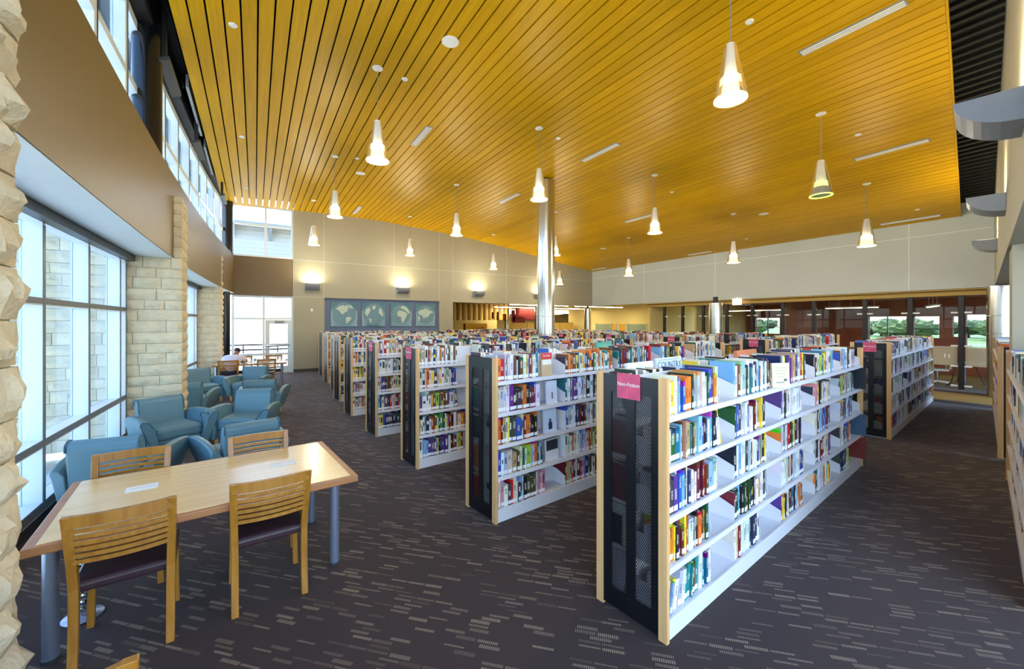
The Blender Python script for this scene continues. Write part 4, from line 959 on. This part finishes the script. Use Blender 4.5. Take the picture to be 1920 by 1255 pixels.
cover_book(0, 1.86, 0.36, 1.325, 0.46, 0.29, 0.03, (206,118,72), 'large orange framed display book on the front bookcase', (), None, 0.0, -0.08, ((0.16,0.86,0.05,0.66,(226,220,214)),(0.20,0.82,0.08,0.61,(120,110,130)),(0.24,0.78,0.1,0.56,(206,196,190))))
cover_book(0, 1.06, 0.40, 1.325, 0.30, 0.235, 0.02, (222,216,150), 'pale yellow display book on the front bookcase', (), None, 0, -0.08, ((0.05,0.9,0.72,0.92,(214,206,80)),))
cover_book(1, 0.03+W1*0.66, 0.06, LEV[0], 0.17, 0.24, 0.025, (196,170,130), 'red and tan face-out book on the second bookcase top shelf', (('St. Louis', 0.88, 0.03),), (245,240,235), 0.1, -0.05, ((0.0,1.0,0.72,1.0,(206,52,60)),(0.1,0.92,0.48,0.7,(232,226,214))))
cover_book(1, 0.03+W1*0.74, 0.06, LEV[1], 0.16, 0.24, 0.02, (216,220,230), 'pale grey face-out book on the second bookcase second shelf', (), None, 0.05, -0.05, ((0.45,0.6,0.2,0.5,(120,124,120)),))
cover_book(1, 0.03+W1*0.70, 0.06, LEV[2], 0.19, 0.25, 0.02, (206,220,236), 'pale blue face-out book with a dark figure on the second bookcase', (), (70,90,120), 0.05, -0.05, ((0.34,0.64,0.12,0.42,(40,52,84)),(0.42,0.56,0.42,0.56,(40,52,84))))
cover_book(1, 0.03+W1*0.73, 0.06, LEV[3], 0.19, 0.22, 0.02, (224,226,228), 'black and white face-out book on the second bookcase', (), None, 0.05, -0.05, ((0.04,0.96,0.48,0.96,(44,48,56)),))
cover_book(1, 1.92, 0.38, 1.325, 0.33, 0.30, 0.03, (78,156,132), 'large green display book standing behind the second bookcase', (), None, 0, -0.08, ((0.1,0.9,0.1,0.9,(96,170,150)),))
cover_book(0, 0.03+0.938*0.80, 0.05, LEV[1], 0.02, 0.27, 0.19, (238,206,40), 'tall yellow book at the end of the second shelf on the front bookcase')
cover_book(0, 0.03+0.938*1.82, 0.04, LEV[0], 0.17, 0.21, 0.02, (232,222,178), 'cream poetry book facing out on the front bookcase top shelf', (), None, -0.5, -0.04, ((0.12,0.88,0.78,0.84,(190,182,140)),(0.16,0.84,0.66,0.71,(190,182,140)),(0.2,0.8,0.54,0.59,(190,182,140)),(0.3,0.7,0.42,0.47,(190,182,140)),(0.2,0.7,0.18,0.24,(160,156,140)),(0.66,0.84,0.26,0.36,(90,96,90))))
# big books poking out at the far end of the front bookcase
for (lz, w_, col, lb) in ((LEV[4], 0.28, (128,48,44), 'large maroon atlas poking out of the bottom shelf at the aisle end'), (LEV[3], 0.25, (70,96,120), 'large blue grey volume poking out of the fourth shelf at the aisle end'), (LEV[1], 0.25, (34,40,48), 'large shiny black volume at the aisle end of the second shelf')):
    cover_book(0, 4.62, -0.05, lz, 0.022, 0.275, w_, col, lb, (), None, 0, 0)

wsec0 = (UNITS[0]['L']-0.06)/5
for li in range(5):
    for k in range(4):
        ends = [b[4]+b[5] for b in BOOKS if b[0] == 0 and b[1] == 0 and b[2] == li and 0.03+k*wsec0 < b[4] < 0.03+(k+1)*wsec0]
        if not ends or (li == 1 and k == 0): continue
        lx = max(ends)+0.014; a = UNITS[0]['a']; ly = 0.05
        r = empty('wire_bookend', (UNITS[0]['o'][0]+lx*math.cos(a)-ly*math.sin(a), UNITS[0]['o'][1]+lx*math.sin(a)+ly*math.cos(a), LEV[li]+0.004), a,
                  'white wire bookend, %s section from the near end, %s, frontmost bookcase' % (ORD[k], SHELFW[li]), 'bookend', 'wire bookends on the front bookcase')
        MB().tube([(0,0.0,0),(0.002,-0.012,0.03),(0.004,-0.006,0.075),(0.003,0.02,0.105),(0.002,0.05,0.11),(0,0.08,0.10),(0,0.11,0.05),(0,0.11,0)], 0.0022, 6).build('wire_loop', M['white'], r, smooth=True)
        MB().tube([(0,0,0),(-0.0,0.11,0)], 0.0022, 6).build('wire_foot', M['white'], r)
# ------------------------------------------------------------------ table
def table(cx, cy, rz, W_, D_, H_, label, group, hatches=()):
    r = empty('reading_table', (cx, cy, 0), rz, label, 'table', group)
    MB().box(-W_/2, W_/2, -D_/2, D_/2, H_-0.05, H_-0.004).build('edge_band', M['table_edge'], r, bevel=0.006)
    MB().box(-W_/2+0.05, W_/2-0.05, -D_/2+0.03, D_/2-0.03, H_-0.006, H_).build('top_inlay', M['tabletop'], r)
    for x in (-W_/2+0.07, W_/2-0.12):
        for y in (-D_/2+0.20, D_/2-0.12):
            l = MB().cyl(x, y, 0.015, H_-0.05, 0.034, 20).build('leg', M['leg_blue'], r, smooth=True); MB().cyl(x, y, 0, 0.02, 0.037, 20).build('glide', M['frame_dark'], l)
            MB().cyl(x, y, H_-0.065, H_-0.05, 0.06, 16).build('mounting_plate', M['black'], l)
    for hx, hy in hatches:
        h = MB().box(hx-0.085, hx+0.085, hy-0.055, hy+0.055, H_, H_+0.003).build('power_hatch', M['soffit_white'], r)
        MB().box(hx-0.06, hx+0.06, hy-0.032, hy+0.032, H_+0.003, H_+0.0045).build('flap', M['white'], h); MB().box(hx-0.06, hx+0.06, hy-0.002, hy+0.0, H_+0.0045, H_+0.005).build('slit', M['sconce'], h)
    return r
TA = math.radians(5.5)
table(-0.228, 3.713, TA, 1.68, 1.13, 0.725, 'pale maple reading table with brown edge and silver legs in front', 'reading tables', ((-0.43, 0.11), (0.43, 0.05)))
table(-0.08, 14.0, math.radians(-2), 1.75, 1.1, 0.73, 'far reading table with a person sitting at it', 'reading tables')
# cable spine below the front table
cs = empty('cable_spine', (-0.93, 3.66, 0), 0, 'grey segmented cable spine on an oval foot under the front table', 'cable guide')
MB().lathe([(0.09,0),(0.10,0.008),(0.06,0.018),(0.03,0.03)], 20).build('foot', M['leg_blue'], cs, smooth=True)
for k in range(15): MB().lathe([(0.016,0),(0.022,0.012),(0.022,0.026),(0.016,0.036)], 10, 0.02*math.sin(k*0.35), 0.02*math.cos(k*0.35)-0.02).build('segment', M['chrome'], cs); cs.children[-1].location.z = 0.03+k*0.043

# ------------------------------------------------------------------ wooden chairs
def make_chair():
    r = empty('library_chair')
    hw = 0.225
    def stile(sx):
        pts = [(-0.245,0.0),(-0.225,0.12),(-0.207,0.27),(-0.20,0.44),(-0.225,0.60),(-0.272,0.77),(-0.302,0.87)]
        wd = [0.034,0.038,0.046,0.05,0.046,0.04,0.034]; rings = []
        for (y, z), d in zip(pts, wd):
            xo = sx*(hw-0.004 + 0.012*max(0,(z-0.4))/0.45); xi = sx*(hw-0.045+0.012*max(0,(z-0.4))/0.45)
            rings.append([(xi,y-d/2,z),(xo,y-d/2,z),(xo,y+d/2,z),(xi,y+d/2,z)])
        return MB().sweep(rings)
    for sx in (-1, 1): stile(sx).build('rear_leg', M['chair_wood'], r, fix=True, bevel=0.004)
    def slat(z0, z1, y, t=0.014):
        rings = []
        for k in range(9):
            u = -1+2*k/8; x = u*(hw-0.018+0.012*max(0,z0-0.4)/0.45); b_ = -0.035*(1-u*u)
            rings.append([(x,y+b_-t/2,z0),(x,y+b_+t/2,z0),(x,y+b_+t/2,z1),(x,y+b_-t/2,z1)])
        return MB().sweep(rings)
    yb = lambda z: -0.203-0.099*max(0,(z-0.46))/0.41
    slat(0.805, 0.868, yb(0.837), 0.024).build('top_rail', M['chair_wood'], r, fix=True)
    for k in range(6):
        z = 0.588+k*0.0362; slat(z, z+0.023, yb(z+0.012)).build('slat', M['chair_wood'], r, fix=True)
    for sx in (-1, 1):
        MB().sweep([[(sx*a-0.017,0.195-0.018,z),(sx*a+0.017,0.195-0.018,z),(sx*a+0.017,0.195+0.018,z),(sx*a-0.017,0.195+0.018,z)] for a, z in ((0.205,0),(0.20,0.2),(0.20,0.42))]).build('front_leg', M['chair_wood'], r, fix=True)
        MB().box(sx*0.205-0.012, sx*0.205+0.012, -0.22, 0.20, 0.375, 0.42).build('side_rail', M['chair_wood'], r)
    MB().box(-0.2, 0.2, 0.185, 0.21, 0.375, 0.42).build('front_rail', M['chair_wood'], r)
    MB().prism([(-0.19,0.40),(0.25,0.41),(0.262,0.45),(0.23,0.475),(-0.17,0.468),(-0.19,0.45)], 'x', -0.215, 0.215).build('seat', M['plum'], r, fix=True, bevel=0.015)
    return r
chair0 = make_chair(); used = [False]
def place_chair(x, y, rz, label, group):
    o = chair0 if not used[0] else copy_tree(chair0); used[0] = True
    o.location = (x, y, 0); o.rotation_euler = (0,0,rz); return tag(o, label, 'chair', group)
G1 = 'chairs around the front table'; G2 = 'chairs around the far table'
place_chair(-0.64, 3.335, math.radians(4), 'slatted wooden chair with plum seat at the near left of the front table', G1)
place_chair(0.075, 3.39, math.radians(4), 'slatted wooden chair with plum seat at the near right of the front table', G1)
place_chair(-0.795, 4.03, math.radians(184), 'slatted wooden chair tucked in behind the front table, by the window', G1)
place_chair(0.05, 4.05, math.radians(184), 'slatted wooden chair tucked in behind the front table, by the bookcases', G1)
place_chair(-0.56, 1.92, math.radians(6), 'wooden chair with only a top corner showing at the bottom edge', None)
place_chair(-0.60, 13.50, math.radians(0), 'wooden chair the person sits on at the far table', G2)
place_chair(0.26, 13.50, math.radians(2), 'empty near side wooden chair right of the person at the far table', G2)
place_chair(0.50, 14.42, math.radians(180), 'wooden chair on the far side of the far table, by the exit door', G2)
place_chair(-0.30, 14.45, math.radians(180), 'wooden chair on the far side of the far table, opposite the person', G2)

# ------------------------------------------------------------------ armchairs
def make_armchair():
    r = empty('armchair')
    MB().prism([(-0.20,0.36),(-0.24,0.55),(-0.27,0.70),(-0.305,0.755),(-0.36,0.765),(-0.41,0.73),(-0.415,0.66),(-0.39,0.45),(-0.37,0.13),(-0.20,0.13)], 'x', -0.275, 0.275).build('backrest', M['teal'], r, fix=True, bevel=0.022)
    for sx in (-1, 1):
        pr = [(-0.24,0.56),(-0.27,0.70),(-0.305,0.755),(-0.36,0.765),(-0.41,0.73),(-0.415,0.66)]
        MB().tube([(sx*0.272,y,z) for y, z in pr], 0.008, 6).build('piping', M['teal_dark'], r)
    MB().box(-0.272, 0.272, -0.22, 0.34, 0.24, 0.42).build('seat_cushion', M['teal'], r, bevel=0.05)
    MB().box(-0.27, 0.27, -0.36, 0.31, 0.115, 0.245).build('seat_base', M['teal'], r, bevel=0.02)
    def arm(sx):
        rings = []
        for y, top, fl in ((-0.40,0.50,0.0),(-0.30,0.545,0.010),(-0.10,0.575,0.028),(0.12,0.58,0.045),(0.28,0.572,0.060),(0.385,0.548,0.072)):
            q = [(0.266,0.12),(0.315,0.12),(0.345+fl*0.45,0.27),(0.372+fl*0.85,0.42),(0.388+fl,top-0.035),(0.382+fl,top-0.010),(0.362+fl*0.95,top),(0.325+fl*0.7,top-0.012),(0.285+fl*0.35,0.44),(0.266,0.28)]
            rings.append([(sx*a, y, z) for a, z in q])
        return MB().sweep(rings), rings
    for sx in (-1, 1):
        mb, rg = arm(sx); a = mb.build('arm', M['teal'], r, smooth=True, bevel=0.008); sharp(a.data, 0.55)
        MB().tube([Vector(p)+Vector((0,0.002,0)) for p in rg[-1][1:9]], 0.007, 6).build('piping', M['teal_dark'], a)
    for x in (-0.28, 0.28):
        for y in (-0.33, 0.30): MB().sweep([[(x-a,y-a,z),(x+a,y-a,z),(x+a,y+a,z),(x-a,y+a,z)] for a, z in ((0.018,0),(0.026,0.13))]).build('foot', M['maple'], r, fix=True)
    return r
arm0 = make_armchair(); ua = [False]
def place_arm(bx, by, face, label, group, off=0.36):
    # (bx, by) is the top of the back; face is the angle of the facing direction
    o = arm0 if not ua[0] else copy_tree(arm0); ua[0] = True
    o.location = (bx+off*math.cos(face), by+off*math.sin(face), 0); o.rotation_euler = (0,0,face-math.pi/2)
    return tag(o, label, 'armchair', group)
R = math.radians; GA = 'teal armchairs by the windows'
place_arm(-1.22, 8.0, R(-62), 'teal armchair facing the camera in front of the middle stone pier', GA)
place_arm(0.0, 8.12, R(-110), 'teal armchair facing the camera nearer the bookcases, front group', GA)
place_arm(-1.22, 5.42, R(80), 'teal armchair seen from behind beside the window and table', GA)
place_arm(-0.03, 5.45, R(106), 'teal armchair seen from behind at the middle of the front table', GA)
place_arm(-1.22, 12.45, R(-66), 'teal armchair facing the camera in the far group by the far pier', GA)
place_arm(0.02, 12.35, R(-112), 'teal armchair facing the camera in the far group, in front of the far table', GA)
place_arm(0.07, 9.32, R(80), 'teal armchair seen from behind in the far group by the bookcases', GA)
place_arm(-1.12, 9.62, R(84), 'teal armchair half hidden behind the middle stone pier', GA)

# ------------------------------------------------------------------ person at the far table, things on it
def skin(name, nodes, edges, m, parent=None, root=0, lev=2):
    me = bpy.data.meshes.new(name); me.from_pydata([n_[0] for n_ in nodes], edges, []); o = bpy.data.objects.new(name, me); COL.objects.link(o)
    sk = o.modifiers.new('skin', 'SKIN'); sk.use_smooth_shade = True
    ly = me.skin_vertices[0] if me.skin_vertices else None
    for i, n_ in enumerate(nodes): ly.data[i].radius = n_[1]; ly.data[i].use_root = (i == root)
    s2 = o.modifiers.new('sub', 'SUBSURF'); s2.levels = lev; s2.render_levels = lev
    me.materials.append(m)
    if parent: o.parent = parent
    return o
pr = empty('person', (-0.60, 13.56, 0), 0, 'person in a pale lavender shirt with black hair, bent over the far table', 'person')
r2 = lambda a, b_=None: (a, b_ or a)
N = [((0,0.02,0.54), r2(0.14,0.11)), ((0.03,0.06,0.70), r2(0.125,0.10)), ((0.08,0.14,0.86), r2(0.14,0.105)), ((0.12,0.20,0.94), r2(0.07)), ((0.155,0.26,1.0), r2(0.05)), ((0.18,0.31,1.05), r2(0.075,0.085)), ((0.19,0.34,1.11), r2(0.07,0.08)),
     ((-0.09,0.10,0.90), r2(0.06)), ((-0.16,0.28,0.79), r2(0.045)), ((0.0,0.47,0.765), r2(0.035)), ((0.09,0.52,0.765), r2(0.026)),
     ((0.27,0.13,0.90), r2(0.06)), ((0.40,0.30,0.79), r2(0.045)), ((0.30,0.49,0.765), r2(0.035)), ((0.24,0.55,0.765), r2(0.026)),
     ((-0.09,0.06,0.53), r2(0.085)), ((-0.11,0.44,0.50), r2(0.06)), ((-0.11,0.46,0.10), r2(0.042)), ((-0.11,0.60,0.045), r2(0.035)),
     ((0.09,0.06,0.53), r2(0.085)), ((0.12,0.44,0.50), r2(0.06)), ((0.12,0.46,0.10), r2(0.042)), ((0.12,0.60,0.045), r2(0.035))]
Ed = [(0,1),(1,2),(2,3),(3,4),(4,5),(5,6),(2,7),(7,8),(8,9),(9,10),(2,11),(11,12),(12,13),(13,14),(0,15),(15,16),(16,17),(17,18),(0,19),(19,20),(20,21),(21,22)]
for base, sgn in ((10, 1), (14, -1)):
    p = Vector(N[base][0])
    for k, (dx, dy) in enumerate(((0.075,0.035),(0.085,0.018),(0.082,0.0),(0.07,-0.018),(0.035,0.055))):
        N.append(((p.x+sgn*dx*0.6, p.y+dy, p.z+0.008), r2(0.009))); Ed.append((base, len(N)-1)); N.append(((p.x+sgn*dx, p.y+dy*1.2, p.z-0.004), r2(0.008))); Ed.append((len(N)-2, len(N)-1))
body = skin('body', N, Ed, M['skin'], pr)
skin('shirt', [((0,0.02,0.50), r2(0.155,0.125)), ((0.03,0.06,0.70), r2(0.15,0.12)), ((0.08,0.14,0.87), r2(0.16,0.125)), ((0.115,0.19,0.945), r2(0.08)), ((-0.10,0.10,0.90), r2(0.078)), ((-0.16,0.25,0.81), r2(0.062)), ((0.28,0.13,0.90), r2(0.078)), ((0.385,0.27,0.81), r2(0.062))],
     [(0,1),(1,2),(2,3),(2,4),(4,5),(2,6),(6,7)], M['shirt'], pr)
skin('trousers', [((0,0.03,0.54), r2(0.155,0.12)), ((-0.09,0.08,0.53), r2(0.098)), ((-0.11,0.44,0.50), r2(0.074)), ((-0.11,0.46,0.13), r2(0.058)), ((0.09,0.08,0.53), r2(0.098)), ((0.12,0.44,0.50), r2(0.074)), ((0.12,0.46,0.13), r2(0.058))],
     [(0,1),(1,2),(2,3),(0,4),(4,5),(5,6)], M['jeans'], pr)
skin('hair', [((0.165,0.275,1.04), r2(0.068)), ((0.18,0.31,1.10), r2(0.088,0.094)), ((0.195,0.345,1.145), r2(0.07,0.075))], [(0,1),(1,2)], M['hair'], pr)
def bottle(x, y, z, label):
    r = empty('water_bottle', (x, y, z), 0, label, 'bottle')
    MB().lathe([(0.03,0),(0.034,0.01),(0.034,0.13),(0.014,0.17),(0.014,0.185)], 16).build('body', M['glass_pale'], r, smooth=True)
    MB().lathe([(0.035,0.05),(0.035,0.10)], 16).build('label_band', M['globe_wall'], r, smooth=True); MB().cyl(0,0,0.185,0.205,0.016,12).build('cap', M['white'], r)
bottle(0.0, 13.85, 0.73, 'clear water bottle with blue band on the far table')
for i, (x, y, w_, h_, d_, c, lb) in enumerate([(-0.42,14.12,0.10,0.20,0.05,(90,70,110),'dark upright book on the far table in front of the person'),(-0.30,14.15,0.09,0.17,0.04,(206,150,90),'tan upright book on the far table'),(0.20,13.75,0.22,0.02,0.16,(150,40,40),'red notebook lying on the far table')]):
    o = empty('study_book', (x, y, 0.73), 0.1, lb, 'book', 'books on the far table'); mb = MB(); mb.box(-w_/2,w_/2,-d_/2,d_/2,0,h_); mb.build('cover', mat('study_cover_%d' % i, lin(*c), 0.5), o, bevel=0.003)
    MB().box(-w_/2+0.004,w_/2+0.001,-d_/2+0.004,d_/2-0.004,0.004,h_+0.0008).build('page_block', M['paper'], o)
o = MB().prism([(-0.16,0.0),(0.16,0.05),(0.16,0.055),(-0.16,0.006)], 'y', -0.11, 0.11).build('open_magazine', M['paper'], fix=True); o.location = (-0.16, 13.98, 0.731); tag(o, 'open paper magazine propped on the far table', 'magazine')
